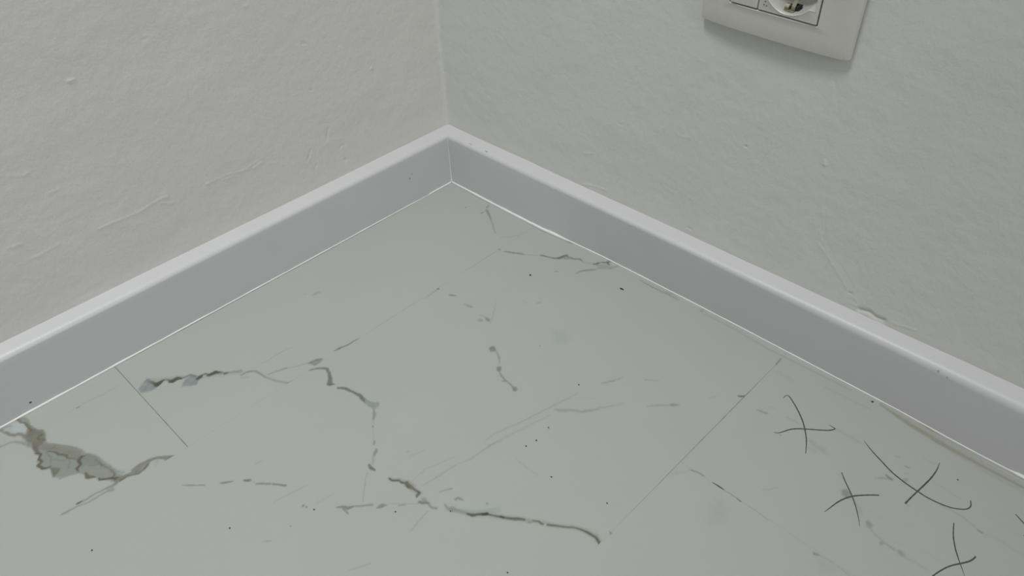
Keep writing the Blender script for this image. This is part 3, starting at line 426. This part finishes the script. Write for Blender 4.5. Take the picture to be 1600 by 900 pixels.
def mesh_obj(name, verts, faces, m, parent=None, smoothed=False):
    me = bpy.data.meshes.new(name); me.from_pydata([tuple(v) for v in verts], [], faces); me.update()
    me.materials.append(m)
    if smoothed: me.polygons.foreach_set('use_smooth', [True] * len(me.polygons))
    o = bpy.data.objects.new(name, me); COL.objects.link(o)
    if parent: o.parent = parent
    return o
def grid_obj(name, P, m, flip=False, color=None, smoothed=True, hole=None):
    nu, nv = P.shape[:2]
    me = bpy.data.meshes.new(name); me.vertices.add(nu * nv); me.vertices.foreach_set('co', (P.reshape(-1) / 1000).astype(np.float32))
    i = np.arange(nu * nv).reshape(nu, nv)
    q = np.stack([i[:-1, :-1], i[1:, :-1], i[1:, 1:], i[:-1, 1:]], -1)
    if flip: q = q[..., ::-1]
    if hole is not None: q = q[~hole]
    q = q.reshape(-1, 4); nf = len(q)
    me.loops.add(nf * 4); me.loops.foreach_set('vertex_index', q.reshape(-1).astype(np.int32))
    me.polygons.add(nf); me.polygons.foreach_set('loop_start', np.arange(0, nf * 4, 4, dtype=np.int32))
    me.polygons.foreach_set('loop_total', np.full(nf, 4, np.int32))
    me.update(calc_edges=True)
    if smoothed: me.polygons.foreach_set('use_smooth', np.ones(nf, bool))
    if color is not None:
        at = me.color_attributes.new('tint', 'FLOAT_COLOR', 'POINT')
        c = np.ones((nu * nv, 4), np.float32); c[:, :3] = color.reshape(-1, 3); at.data.foreach_set('color', c.reshape(-1))
    me.materials.append(m)
    o = bpy.data.objects.new(name, me); COL.objects.link(o); return o
def tag(o, label=None, cat=None, group=None, kind=None):
    for k, v in (('label', label), ('category', cat), ('group', group), ('kind', kind)):
        if v: o[k] = v
    return o
def axis(breaks, extra=()):
    out = []
    for a, b, st in breaks: out += list(np.linspace(a, b, max(2, int(round((b - a) / st)) + 1)))
    return np.unique(np.round(np.array(out + list(extra)), 3))

# ---------------------------------------------------------------- materials
FLOOR_A = lin((157, 161, 155)) * 1.0
M_FLOOR = mat('polished_marble_tile', (1, 1, 1), 0.42, 0.35, attr='tint', var=(5, .012))
M_WALL_L = mat('painted_plaster_left', (.700, .698, .672), 0.75, 0.25, bump=((700, .00010), (230, .00016), (60, .0004)), attr='tint', var=(14, .012))
M_WALL_R = M_WALL_L
M_SKIRT = mat('white_lacquer', (.545, .546, .560), 0.42, 0.45, bump=((35, .00015),), var=(20, .01))
M_CAULK = mat('white_caulk', (.74, .75, .73), 0.5, 0.4, bump=((500, .00015),))
M_PLAST = mat('ivory_plastic', (.53, .53, .492), 0.36, 0.45, var=(60, .02), bump=((60, .00008),))
M_DARKP = mat('gap_shadow_plastic', (.03, .03, .028), 0.7, 0.2)
M_METAL = mat('dull_brass', (.27, .26, .20), 0.45, 0.5, metal=.35)
M_PENCIL = mat('graphite_mark', (.075, .08, .068), 0.6, 0.3)
M_CRUMB = mat('black_crumb', (.03, .032, .03), 0.8, 0.2)
M_HOLE = mat('dark_nail_hole', (.09, .088, .08), 0.8, 0.2)
M_DIRT = mat('grey_scuff', (.36, .355, .34), 0.8, 0.2)

# ---------------------------------------------------------------- floor: four marble-look tiles with traced veining
xs = axis([(-2600, -700, 60), (-700, -560, 8), (-560, 0, .7), (0, D - 1, 7)],
          [SEAM_B + k for k in (-.5, -.25, 0, .25, .5)] + [SEAM_D + k for k in (-.5, -.25, 0, .25, .5)] + [-.25 * k for k in range(1, 12)])
ys = axis([(-2600, -780, 60), (-780, -665, 6), (-665, 0, .7), (0, D - 1, 7)],
          [SEAM_A + k for k in (-.5, -.25, 0, .25, .5)] + [SEAM_C + k for k in (-.5, -.25, 0, .25, .5)] + [SEAM_N + k for k in (-.4, 0, .4)] + [-.25 * k for k in range(1, 12)])
FX, FY = np.meshgrid(xs, ys, indexing='ij')
base = lin((165, 169, 165))
REF = lin((159.5, 160, 155.5)); REF_R = lin((145.5, 146, 142))
tint = np.ones(FX.shape + (3,)) * base
cloud = fbm(FX / 90 + 3, FY / 60, 5, 3)
tint *= (1 + .018 * cloud)[..., None]
def in_clip(x, y, c):
    if c == 1: return (x < SEAM_B) & (y > SEAM_A)
    if c == 2: return (x > SEAM_B) & (y > SEAM_A)
    if c == 3: return (y < SEAM_A) & (y > SEAM_C)
    if c == 4: return y < SEAM_C
    return np.ones(x.shape, bool)
def blend(i0, i1, j0, j1, m, col, clip):
    r = lin(col) / (REF_R if clip in (4, 5) else REF) * base
    s = tint[i0:i1, j0:j1]; s += (r - s) * m[..., None]
def window(pts, pad):
    a = np.array([q[:2] for q in pts]); lo = a.min(0) - pad; hi = a.max(0) + pad
    return (np.searchsorted(xs, lo[0]), np.searchsorted(xs, hi[0]), np.searchsorted(ys, lo[1]), np.searchsorted(ys, hi[1]))
for seed, (kind, pts, col, op, soft, jit, clip) in enumerate(PAINT):
    if clip != 5 and soft > .5: soft *= 1.55
    if kind == 'L': pts = [(a_, b_, c_ * 1.22) for a_, b_, c_ in pts]
    wm = max([q[2] for q in pts]) if kind == 'L' else 0
    i0, i1, j0, j1 = window(pts, wm + soft + 2 * jit + 1)
    if i1 <= i0 or j1 <= j0: continue
    X = FX[i0:i1, j0:j1]; Y = FY[i0:i1, j0:j1]
    if kind == 'B': jit *= 1.9
    fr = 1 / 3.2
    WX = X + 1.6 * jit * fbm(X * fr, Y * fr, seed * 3 + 1, 3); WY = Y + 1.6 * jit * fbm(X * fr, Y * fr, seed * 3 + 2, 3)
    if kind == 'L':
        m = np.zeros(X.shape)
        for (ax, ay, aw), (bx, by, bw) in zip(pts[:-1], pts[1:]):
            dx, dy = bx - ax, by - ay; L2 = dx * dx + dy * dy + 1e-9
            t = np.clip(((WX - ax) * dx + (WY - ay) * dy) / L2, 0, 1)
            d = np.hypot(WX - ax - t * dx, WY - ay - t * dy)
            w = (aw + (bw - aw) * t) * (1 + .35 * vnoise(X / 2.1, Y / 2.1, seed))
            k = smooth((w / 2 + soft / 2 - d) / soft) * np.clip(w / .5, .3, 1)
            m = np.maximum(m, k)
        m *= op * (1 + .22 * vnoise(X / 1.4, Y / 1.4, seed + 9))
    else:
        n = len(pts); inside = np.zeros(X.shape, bool); dm = np.full(X.shape, 1e9)
        for k in range(n):
            ax, ay = pts[k][:2]; bx, by = pts[(k + 1) % n][:2]
            dx, dy = bx - ax, by - ay; L2 = dx * dx + dy * dy + 1e-9
            t = np.clip(((WX - ax) * dx + (WY - ay) * dy) / L2, 0, 1)
            dm = np.minimum(dm, np.hypot(WX - ax - t * dx, WY - ay - t * dy))
            if ay != by: inside ^= ((ay > WY) != (by > WY)) & (WX < (bx - ax) * (WY - ay) / (by - ay) + ax)
        sd = np.where(inside, dm, -dm)
        m = smooth((sd + soft * .5) / soft) * op * (1 + .40 * fbm(X / 3, Y / 3, seed + 5, 3))
    m = np.clip(m, 0, 1) * in_clip(X, Y, clip)
    blend(i0, i1, j0, j1, m, col, clip)
# further veins outside the photographed patch, so the floor goes on believably
rnd = random.Random(4)
# joints
Z = np.zeros(FX.shape)
def joint(dist, along, stren, dark=(84, 86, 80)):
    k = smooth(1 - np.abs(dist) / .5) * stren * (1 + .5 * vnoise(along / 6, along * 0, 31))
    k = np.clip(k, 0, 1)
    Z[:] -= .35 * k
    tint[:] += (lin(dark) / REF * base - tint) * (k * .9)[..., None]
sA = np.where(FX > -62, .12, np.where(FX > -230, .26, .10)) * (FX < -20) * (FX > -408)
joint(FY - SEAM_A, FX, sA * (.5 + 1.2 * np.clip(vnoise(FX / 18, FX * 0, 3) + .5, 0, 1)))
joint(FX - SEAM_B, FY, np.where(FY > SEAM_A, 1.0, 0) * np.interp(FY, [-140, -133, -60, 0], [1, 1, .8, .9]), (72, 76, 68))
joint(FY - SEAM_C, FX, np.interp(FX, [-900, -300, -245, -200, -150, -60, -10, 0], [.04, .03, .05, .4, .72, .8, .3, .2]), (88, 90, 84))
joint(FX - SEAM_D, FY, np.where(FY < SEAM_C, .14, 0))
joint(FY - SEAM_N, FX, .5 + 0 * FX)
# thin shadow lines painted into the floor colour along both baseboard feet
foot_shade = smooth(1 - np.abs(FY + np.interp(FX, [-600, -430, -380, -40, 0], [2.0, 1.8, 1.5, 1.5, 1.6])) / .45)
gs = np.interp(FX, [-600, -420, -395, -330, -120, -60, -52, -34, -28, 0], [.12, .2, .5, .95, .85, .5, .15, .1, .5, .4]) * (1 + .4 * vnoise(FX / 9, FX * 0, 8))
foot_shade2 = smooth(1 - np.abs(FX - np.interp(FY, BEND_S, BEND_D) + np.interp(FY, [-700, -180, -40, 0], [1.6, 2.5, 2.3, 1.6])) / .5)
gs2 = np.interp(FY, [-700, -200, -170, 0], [.35, .4, .5, .35])
for g_, s_ in ((foot_shade, gs), (foot_shade2, gs2)):
    tint += (lin((80, 80, 74)) / REF * base - tint) * (g_ * np.clip(s_, 0, 1))[..., None]
floor = grid_obj('floor', np.stack([FX, FY, Z], -1), M_FLOOR, color=tint)
tag(floor, 'pale marble-look floor tiles with grey and olive veining', None, kind='structure')
del FX, FY, tint, Z

# ---------------------------------------------------------------- walls
def relief(A, Bz, aa, bb, items):
    H = np.zeros(A.shape)
    for seed, (pts, w, h) in enumerate(items):
        p_ = np.array(pts); lo = p_.min(0) - 4 * w; hi = p_.max(0) + 4 * w
        i0, i1 = np.searchsorted(aa, [lo[0], hi[0]]); j0, j1 = np.searchsorted(bb, [lo[1], hi[1]])
        if i1 <= i0 or j1 <= j0: continue
        X = A[i0:i1, j0:j1]; Y = Bz[i0:i1, j0:j1]; best = np.full(X.shape, 1e9)
        WX = X + 1.2 * fbm(X / 4, Y / 4, seed, 2); WY = Y + 1.2 * fbm(X / 4, Y / 4, seed + 50, 2)
        for (ax, ay), (bx, by) in zip(pts[:-1], pts[1:]):
            dx, dy = bx - ax, by - ay; L2 = dx * dx + dy * dy + 1e-9
            t = np.clip(((WX - ax) * dx + (WY - ay) * dy) / L2, 0, 1)
            best = np.minimum(best, np.hypot(WX - ax - t * dx, WY - ay - t * dy))
        H[i0:i1, j0:j1] += h * np.exp(-(best / w) ** 2 * 1.6) * (1 + .8 * vnoise(X / 5, Y / 5, seed + 3))
    return H
def wall(name, side, items, vis, fine_top, label):
    s = axis([(-2600, -700, 80), (-700, vis, 10), (vis, D, 1.0)])
    z = axis([(0, 50, 25), (50, fine_top, 1.0), (fine_top, fine_top + 200, 10), (fine_top + 200, 2600, 100)])
    A, Bz = np.meshgrid(s, z, indexing='ij')
    H = relief(A, Bz, s, z, items)
    near = (A > vis - 100) & (Bz < fine_top + 60)
    H += near * (.45 * fbm(A / 55, Bz / 35, 3 + side, 3) + .10 * fbm(A / 7, Bz / 5, 9 + side, 3))
    cd = D - A
    H += .8 * np.clip(1 - cd / 5, 0, 1) ** 2
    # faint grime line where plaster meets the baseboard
    col = np.ones(A.shape + (3,)) * np.array((.625, .620, .595) if side == 0 else (.605, .617, .590))  # right wall slightly greener: cast of its light put into the colour
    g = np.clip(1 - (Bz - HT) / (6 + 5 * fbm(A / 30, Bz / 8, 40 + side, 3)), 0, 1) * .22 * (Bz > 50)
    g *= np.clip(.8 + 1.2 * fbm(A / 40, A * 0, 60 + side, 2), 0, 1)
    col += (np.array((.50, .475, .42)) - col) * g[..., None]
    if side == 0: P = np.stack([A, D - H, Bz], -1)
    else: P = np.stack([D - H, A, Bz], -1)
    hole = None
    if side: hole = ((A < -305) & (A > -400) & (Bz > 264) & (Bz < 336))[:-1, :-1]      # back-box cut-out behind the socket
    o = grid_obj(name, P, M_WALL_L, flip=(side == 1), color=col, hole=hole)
    return tag(o, label, None, kind='structure')
wall('wall_left', 0, RELIEF_L, -520, 380, 'off-white painted plaster wall with small dents above the left baseboard')
wall('wall_right', 1, RELIEF_R, -660, 400, 'off-white painted plaster wall carrying the socket plate')

# ---------------------------------------------------------------- baseboards (mitred in the corner)
def prof():
    pts = [(0, 0), (0, 20), (0, 40), (0, 52), (0, 56.2)]
    for k in range(1, 15):                      # softly rounded front edge running into the sloped top
        t = k / 14; pts.append((2 * t * (1 - t) * .2 + t * t * 5.5, (1 - t) ** 2 * 56.2 + 2 * t * (1 - t) * 60.0 + t * t * 61.1))
    pts += [(9, 61.85), (12, 62.5), (D + 1, HT + .2)]
    return pts
def bend(s, z):                                      # the right board is not dead straight at its foot
    return float(np.interp(s, BEND_S, BEND_D)) * max(0, 1 - z / 60)
def baseboard(name, side, label):
    pr = prof(); st = list(np.linspace(-2600, -700, 12)) + list(np.linspace(-690, -20, 110)) + [-10]
    V = []; n = len(pr)
    for s in st + [None]:
        for d_, z_ in pr:
            if side and s is not None and z_ > 50:      # the round-over starts lower further along
                z_ -= float(np.interp(s, [-600, -450, -330], [2.8, 2.0, 0])) * min(1, max(0, (63 - z_) / 6.5))
            wob = .18 * math.sin((s or 0) / 47) * (z_ / 60)
            a = d_ if s is None else s
            V.append((a, d_ + (wob if s else 0), z_) if side == 0 else (d_ + (wob + bend(s, z_) if s else 0), a, z_))
    F = []
    for i in range(len(st)):
        for j in range(n - 1):
            q = (i * n + j, (i + 1) * n + j, (i + 1) * n + j + 1, i * n + j + 1)
            F.append(q if side == 0 else q[::-1])
    o = mesh_obj(name, np.array(V) / 1000, F, M_SKIRT, smoothed=True)
    tag(o, label, None, kind='structure'); return o
bl = baseboard('baseboard_left', 0, 'white rounded-top baseboard along the left wall')
br = baseboard('baseboard_right', 1, 'white rounded-top baseboard along the right wall under the socket')

def tube(name, pts, rads, m, parent, seg=10, squash=1.0):
    pts = [Vector([float(c) for c in p]) for p in pts]; V = []; F = []
    for i, p_ in enumerate(pts):
        t = (pts[min(i + 1, len(pts) - 1)] - pts[max(i - 1, 0)]).normalized()
        a = t.cross(Vector((0, 0, 1)))
        a = a.normalized() if a.length > 1e-3 else Vector((1, 0, 0)); b = a.cross(t)
        for k in range(seg):
            th = 2 * math.pi * k / seg
            V.append((p_ + float(rads[i]) * (math.cos(th) * a + squash * math.sin(th) * b)) / 1000)
    for i in range(len(pts) - 1):
        for k in range(seg):
            F.append((i * seg + k, i * seg + (k + 1) % seg, (i + 1) * seg + (k + 1) % seg, (i + 1) * seg + k))
    F.append(tuple(range(seg))[::-1]); F.append(tuple((len(pts) - 1) * seg + k for k in range(seg)))
    return mesh_obj(name, V, F, m, parent, True)
# caulk beads at the foot of each baseboard
ss = np.linspace(-640, -1, 320)
rl = np.interp(ss, [-640, -430, -300, -60, -52, -36, -33, -1], [1.15, 1.0, .68, .5, .3, .25, .9, 1.1]) * (1 + .12 * np.sin(ss / 11) + .08 * np.sin(ss / 4.3))
tag(tube('caulk_bead', [(s, -r * .15, r * .45) for s, r in zip(ss, rl)], rl, M_CAULK, bl), 'thin white caulk bead at foot of left baseboard')
rr = np.interp(ss, [-640, -612, -606, -575, -440, -200, -178, -160, -60, -1], [1.5, 1.5, .55, .55, .6, .7, .8, 1.8, 1.4, 1.1]) * (1 + .08 * np.sin(ss / 9) + .06 * np.sin(ss / 3.7))
tag(tube('caulk_bead', [(-r * .15 + bend(s, 0), s, r * .45) for s, r in zip(ss, rr)], rr, M_CAULK, br), 'white caulk bead at foot of right baseboard')
zz = np.linspace(.5, HF - 3, 30)
tube('corner_caulk', [(-.1, -.1, z_) for z_ in zz], np.interp(zz, [0, 6, 22, 56], [1.2, .6, .32, .16]), M_CAULK, bl)

# fastener holes and scuffs on the baseboards
TOPD = 3.4
def dent(name, side, s, z_, r, parent, m=M_DIRT, top=False, elong=1.0, seed=1):
    rn = random.Random(seed); V = []; F = []; n = 12
    for ring, (rr_, h) in enumerate(((0, -.05), (.6, .12), (1, .02))):
        for k in range(n):
            a = 2 * math.pi * k / n; q = r * rr_ * (1 + .3 * rn.uniform(-1, 1))
            du, dv = q * math.cos(a) * elong, q * math.sin(a)
            if top: V.append((s + du, TOPD + dv * .5, 60.75 + h + .2 * dv * .5) if side == 0 else (TOPD + dv * .5, s + du, 60.75 + h + .2 * dv * .5))
            else: V.append((s + du, -h - .03, z_ + dv) if side == 0 else (-h - .03, s + du, z_ + dv))
    for ring in range(2):
        for k in range(n):
            F.append((ring * n + k, ring * n + (k + 1) % n, (ring + 1) * n + (k + 1) % n, (ring + 1) * n + k))
    return mesh_obj(name, np.array(V) / 1000, F, m, parent)
dent('nail_hole', 0, -58.7, 32, 1.1, bl, m=M_HOLE, seed=2)
for k_, (a_, b_, e_) in enumerate(((-53.5, 44, .5), (-66, 41, .5), (-55, 36, 1.5))): dent('scuff_mark', 0, a_, b_, 1.1, bl, elong=e_, seed=20 + k_)
dent('nick', 0, -473, 8.5, .8, bl, m=M_HOLE, elong=1.6, seed=4)
dent('nail_hole', 1, -85, 38, 1.0, br, m=M_HOLE, elong=1.5, seed=5)
dent('scuff_mark', 1, -59, 0, 1.4, br, top=True, elong=1.3, seed=6)
dent('scuff_mark', 1, -34, 0, 1.1, br, top=True, elong=2.2, seed=7)
dent('chip', 1, -538, 57, .8, br, seed=8)
dent('chip', 1, -545, 55, .6, br, seed=9)

# ---------------------------------------------------------------- pencil crosses on the tiles
LAB = ['dark pencil cross nearest the open joint, long hooked arm', 'dark pencil cross with short curved arms, left of the biggest one',
       'largest dark pencil cross, with a long sweeping arm ending in a hook', 'dark pencil cross cut by the bottom edge of the picture',
       'end of a dark pencil cross at the right edge of the picture']
def catmull(P, sub=6):
    P = np.array(P); out = []
    for i in range(len(P) - 1):
        p0 = P[max(i - 1, 0)]; p1 = P[i]; p2 = P[i + 1]; p3 = P[min(i + 2, len(P) - 1)]
        for k in range(sub):
            t = k / sub
            out.append(.5 * ((2 * p1) + (p2 - p0) * t + (2 * p0 - 5 * p1 + 4 * p2 - p3) * t * t + (3 * p1 - p0 - 3 * p2 + p3) * t ** 3))
    out.append(P[-1]); return np.array(out)
for mi, strokes in enumerate(MARKS):
    V = []; F = []
    for si, s in enumerate(strokes):
        c = catmull(s); b0 = len(V)
        for i, (x, y, w) in enumerate(c):
            t = c[min(i + 1, len(c) - 1)][:2] - c[max(i - 1, 0)][:2]; t = t / (np.hypot(*t) + 1e-9); nx, ny = -t[1], t[0]
            w = max(w, .12) * (.47 + .04 * math.sin(i * 1.7))
            zt = .07 + .04 * si
            V += [(x + nx * w, y + ny * w, .02), (x + nx * w * .5, y + ny * w * .5, zt), (x - nx * w * .5, y - ny * w * .5, zt), (x - nx * w, y - ny * w, .02)]
        for i in range(len(c) - 1):
            for k in range(3):
                F.append((b0 + i * 4 + k, b0 + i * 4 + k + 1, b0 + i * 4 + 5 + k, b0 + i * 4 + 4 + k))
    tag(mesh_obj('pencil_mark', np.array(V) / 1000, F, M_PENCIL, floor), LAB[mi])

# ---------------------------------------------------------------- crumbs lying on the tiles
CL = ['tiny black crumb below the thin grey vein, nearest the room corner', 'tiny black sliver on the tile near the right baseboard, longest of the crumbs',
      'tiny black crumb alone on the bare tile below the broken grey dashes', 'tiny black crumb on the tile in the lower left of the picture',
      'tiny black crumb just left of the short forked vein', 'tiny black crumb just under the vein between forked vein and long vein',
      'tiny black crumb lowest in the loose cluster at mid tile', 'tiny black crumb second lowest in the loose cluster at mid tile',
      'tiny black crumb topmost in the loose cluster at mid tile', 'tiny black crumb between the cluster and the long dark vein',
      'tiny black crumb above the end of the long dark vein', 'tiny black crumb against the foot of the right baseboard',
      'tiny black crumb between the largest pencil cross and the right baseboard', 'tiny black crumb at the left tip of the long dark vein',
      'tiny black crumb at the bottom edge below the long dark vein', 'tiny grey-black crumb above the faint curved vein at mid tile']
for i, (x, y, s) in enumerate(CRUMBS):
    rn = random.Random(i + 1); V = []; F = []; n = 9; rings = 5; el = 3.2 if i == 1 else 1.15; ang = -1.494 if i == 1 else rn.uniform(0, 3)
    r0 = s * .5 * (1.0 if i != 1 else .8)
    for a in range(rings + 1):
        ph = math.pi * a / rings
        for b in range(n):
            th = 2 * math.pi * b / n; rr_ = r0 * (1 + rn.uniform(-.22, .22))
            u = rr_ * math.sin(ph) * math.cos(th) * el; v = rr_ * math.sin(ph) * math.sin(th); w = rr_ * .7 * math.cos(ph)
            V.append((u * math.cos(ang) - v * math.sin(ang), u * math.sin(ang) + v * math.cos(ang), w + r0 * .62))
    zmin = min(v[2] for v in V)
    V = [(a, b, c_ - zmin) for a, b, c_ in V]
    for a in range(rings):
        for b in range(n): F.append((a * n + b, a * n + (b + 1) % n, (a + 1) * n + (b + 1) % n, (a + 1) * n + b)[::-1])
    o = mesh_obj('debris_crumb', np.array(V) / 1000, F, M_CRUMB); o.location = ((x if x < -2.5 else -2.2) / 1000, y / 1000, 0)
    tag(o, CL[i], 'crumb', 'black crumbs scattered on the floor tiles')

# ---------------------------------------------------------------- wall socket plate on the right wall
PY, PZ, PW, PH = -297.6, 258.0, 116.6, 85.0
root = bpy.data.objects.new('wall_socket', None); COL.objects.link(root); root.empty_display_size = .02
root.location = (D / 1000, (PY - PW / 2) / 1000, (PZ + .3) / 1000); root.rotation_euler.x = .022       # hung slightly crooked
tag(root, 'white wall socket plate with a blank switch module and round earthed socket', 'socket')
def W(u, v, n):                                     # plate coords (mm from the lower left corner, n off the wall) -> local
    return (-n / 1000, (PW / 2 - u) / 1000, v / 1000)
def rloop(u0, u1, v0, v1, r, n, nfun=None, K=8, sub=10):
    P = []
    cs = [((u1 - r, v0 + r), -90), ((u1 - r, v1 - r), 0), ((u0 + r, v1 - r), 90), ((u0 + r, v0 + r), 180)]
    arcs = []
    for (cu, cv), a0 in cs:
        arcs.append([(cu + r * math.cos(math.radians(a0 + 90 * k / K)), cv + r * math.sin(math.radians(a0 + 90 * k / K))) for k in range(K + 1)])
    for i in range(4):
        A = arcs[i]; B = arcs[(i + 1) % 4]; P += A
        for k in range(1, sub): P.append((A[-1][0] + (B[0][0] - A[-1][0]) * k / sub, A[-1][1] + (B[0][1] - A[-1][1]) * k / sub))
    return [(u, v, nfun(u, v) if nfun else n) for u, v in P]
def loft(name, loops, m, parent, cap_end=False, smoothed=True, sharp=None):
    V = []; F = []; n = len(loops[0])
    for L in loops: V += [W(*p_) for p_ in L]
    for i in range(len(loops) - 1):
        for k in range(n): F.append((i * n + k, i * n + (k + 1) % n, (i + 1) * n + (k + 1) % n, (i + 1) * n + k))
    if cap_end: F.append(tuple((len(loops) - 1) * n + k for k in range(n)))
    o = mesh_obj(name, V, F, m, parent, smoothed)
    try:
        o.data.set_sharp_from_angle(angle=math.radians(28))
    except Exception: pass
    return o
def bow(u, v): return 8.2 - 3.0 * abs((u - PW / 2) / (PW / 2)) ** 3.2 - .8 * max(0, (10 - v) / 10) ** 2 - .8 * max(0, (v - PH + 10) / 10) ** 2
MU, MV = 24.6, 19.4                                # lower left corner of the module opening
h0, h1, k0, k1 = MU - .7, MU + 65.9 + .7, MV - .7, MV + 45.7
loops = [rloop(0, PW, 0, PH, 1.5, 0), rloop(0, PW, 0, PH, 1.5, 2.2),
         rloop(.2, PW - .3, .2, PH - .2, 1.4, 0, lambda u, v: bow(u, v) - 1.0), rloop(.8, PW - 2.4, .5, PH - .5, 1.4, 0, lambda u, v: bow(u, v) - .1),
         rloop(3.0, PW - 3.0, 3, PH - 3, 1.4, 0, bow), rloop(9, PW - 9, 8, PH - 8, 2.2, 0, bow), rloop(16, PW - 16, 13, PH - 13, 2, 0, bow),
         rloop(h0 - 1.2, h1 + 1.2, k0 - 1.2, k1 + 1.2, 1.2, 0, bow), rloop(h0 - .7, h1 + .7, k0 - .7, k1 + .7, 1.0, 0, lambda u, v: bow(u, v) + .25),
         rloop(h0 - .1, h1 + .1, k0 - .1, k1 + .1, .7, 0, lambda u, v: bow(u, v) - .35), rloop(h0, h1, k0, k1, .6, 1.0)]
loft('cover_plate', loops, M_PLAST, root)
loft('mounting_frame', [rloop(h0, h1, k0, k1, 1.3, .6), rloop(h0 + 1.2, h1 - 1.2, k0 + 1.2, k1 - 1.2, 1.3, 1.2)], M_DARKP, root, smoothed=False)
# blank switch module
a0, a1, b0, b1 = MU, MU + 21.6, MV, MV + 45
mod = loft('switch_rocker', [rloop(a0, a1, b0, b1, .8, 1.5), rloop(a0, a1, b0, b1, .8, 8.0), rloop(a0 + .5, a1 - .5, b0 + .5, b1 - .5, .8, 8.7),
      rloop(a0 + 5, a1 - 5, b0 + 10, b1 - 10, .8, 9.3)], M_PLAST, root, cap_end=True)
# socket module with a round well and a side key
s0, s1 = MU + 22.2, MU + 65.9
cu, cv = (s0 + s1) / 2, MV + 22.0
N = 192
def sq(r_, hw, hh, a):
    c_, s_ = math.cos(a), math.sin(a); return min(hw / max(abs(c_), 1e-6), hh / max(abs(s_), 1e-6))
def sq2(hw_, hh, a):                               # module outline seen from the well centre (0.5 mm below the module centre)
    c_, s_ = math.cos(a), math.sin(a)
    return min(hw_ / max(abs(c_), 1e-6), (hh + .5 if s_ > 0 else hh - .5) / max(abs(s_), 1e-6))
def well(a, R=19.9, inner=0.0):
    r_ = R
    if math.cos(a) > 0: r_ = max(r_, sq(0, 19.6, 13.2, a))
    return r_ - inner
A = [2 * math.pi * k / N + .001 for k in range(N)]
def ring(rf, n): return [(cu + rf(a) * math.cos(a), cv + rf(a) * math.sin(a), n) for a in A]
hw = (s1 - s0) / 2
loft('socket_body', [ring(lambda a: sq2(hw, 22.5, a), 1.5), ring(lambda a: sq2(hw, 22.5, a), 8.2), ring(lambda a: sq2(hw - .5, 22, a), 8.8),
      ring(lambda a: min(well(a) + .9, sq2(hw - .7, 21.8, a)), 8.9), ring(lambda a: min(well(a) + .35, sq2(hw - .8, 21.6, a)), 9.2),
      ring(lambda a: well(a) - .25, 8.6), ring(lambda a: well(a, inner=1.0), 2.0), ring(lambda a: min(17.6, well(a, inner=1.6)), -7.0)], M_PLAST, root, cap_end=True)
body = [o for o in root.children if o.name.startswith('socket_body')][0]
def box(name, u0, u1, v0, v1, n0, n1, m, parent, be=.25):
    return loft(name, [rloop(u0, u1, v0, v1, be, n0, K=3, sub=2), rloop(u0, u1, v0, v1, be, n1 - be, K=3, sub=2), rloop(u0 + be, u1 - be, v0 + be, v1 - be, be, n1, K=3, sub=2)], m, parent, cap_end=True)
def disc(name, u, v, r, n, m, parent, depth=.3):
    L = lambda q, nn: [(u + q * math.cos(2 * math.pi * k / 20), v + q * math.sin(2 * math.pi * k / 20), nn) for k in range(20)]
    return loft(name, [L(r, n - depth), L(r, n), L(r * .7, n + .05)], m, parent, cap_end=True)
for sx in (-9.5, 9.5): tag(disc('pin_hole', cu + sx, cv, 2.5, -6.7, M_DARKP, body), 'dark round pin hole')
# lower earth clip: springy folded strip leaving a dark slot in the well wall
def earth_clip(sgn):
    c0 = cv + sgn * 19.4
    sl = box('clip_slot', cu - 1.0, cu + 5.4, min(c0, c0 - sgn * 4.2), max(c0, c0 - sgn * 4.2), -2.0, 3.2, M_DARKP, body)
    def strip(V, F, u0, u1, path, t=.5):
        b0 = len(V)
        for dv, n_ in path:
            for u_ in (u0, u1):
                V.append(W(u_, c0 - sgn * (dv + .9), n_)); V.append(W(u_, c0 - sgn * (dv + .9 - t), n_ + t * .5))
        for i in range(len(path) - 1):
            a = b0 + i * 4; b = a + 4
            F += [(a, b, b + 2, a + 2), (a + 1, a + 3, b + 3, b + 1), (a, a + 1, b + 1, b), (a + 2, b + 2, b + 3, a + 3)]
        a = b0; F.append((a, a + 2, a + 3, a + 1)); a = b0 + (len(path) - 1) * 4; F.append((a, a + 1, a + 3, a + 2))
    V = []; F = []
    strip(V, F, cu - 4.2, cu + 3.2, [(.2, 5.9), (.5, 3.6), (1.2, 1.2), (1.6, -.6)])                     # flat spring along the well wall
    strip(V, F, cu - 4.0, cu - .9, [(1.2, 5.2), (2.8, 5.6), (4.0, 4.4), (4.2, 2.4), (3.2, .8)])       # folded left prong
    strip(V, F, cu + .4, cu + 3.2, [(1.4, 4.2), (3.2, 4.0), (5.0, 2.8), (6.2, .8), (6.6, -1.2)])      # right prong
    tag(mesh_obj('earth_clip', V, F, M_METAL, body), 'dull metal earth clip')
earth_clip(-1); earth_clip(1)
for du, dv in ((-16.9, -15.3), (-17.6, -17.6), (-15.6, -18.0)): tag(disc('polarity_dot', cu + du , cv + dv , .42, 8.95, M_DARKP, body, .1), 'small dark dot')
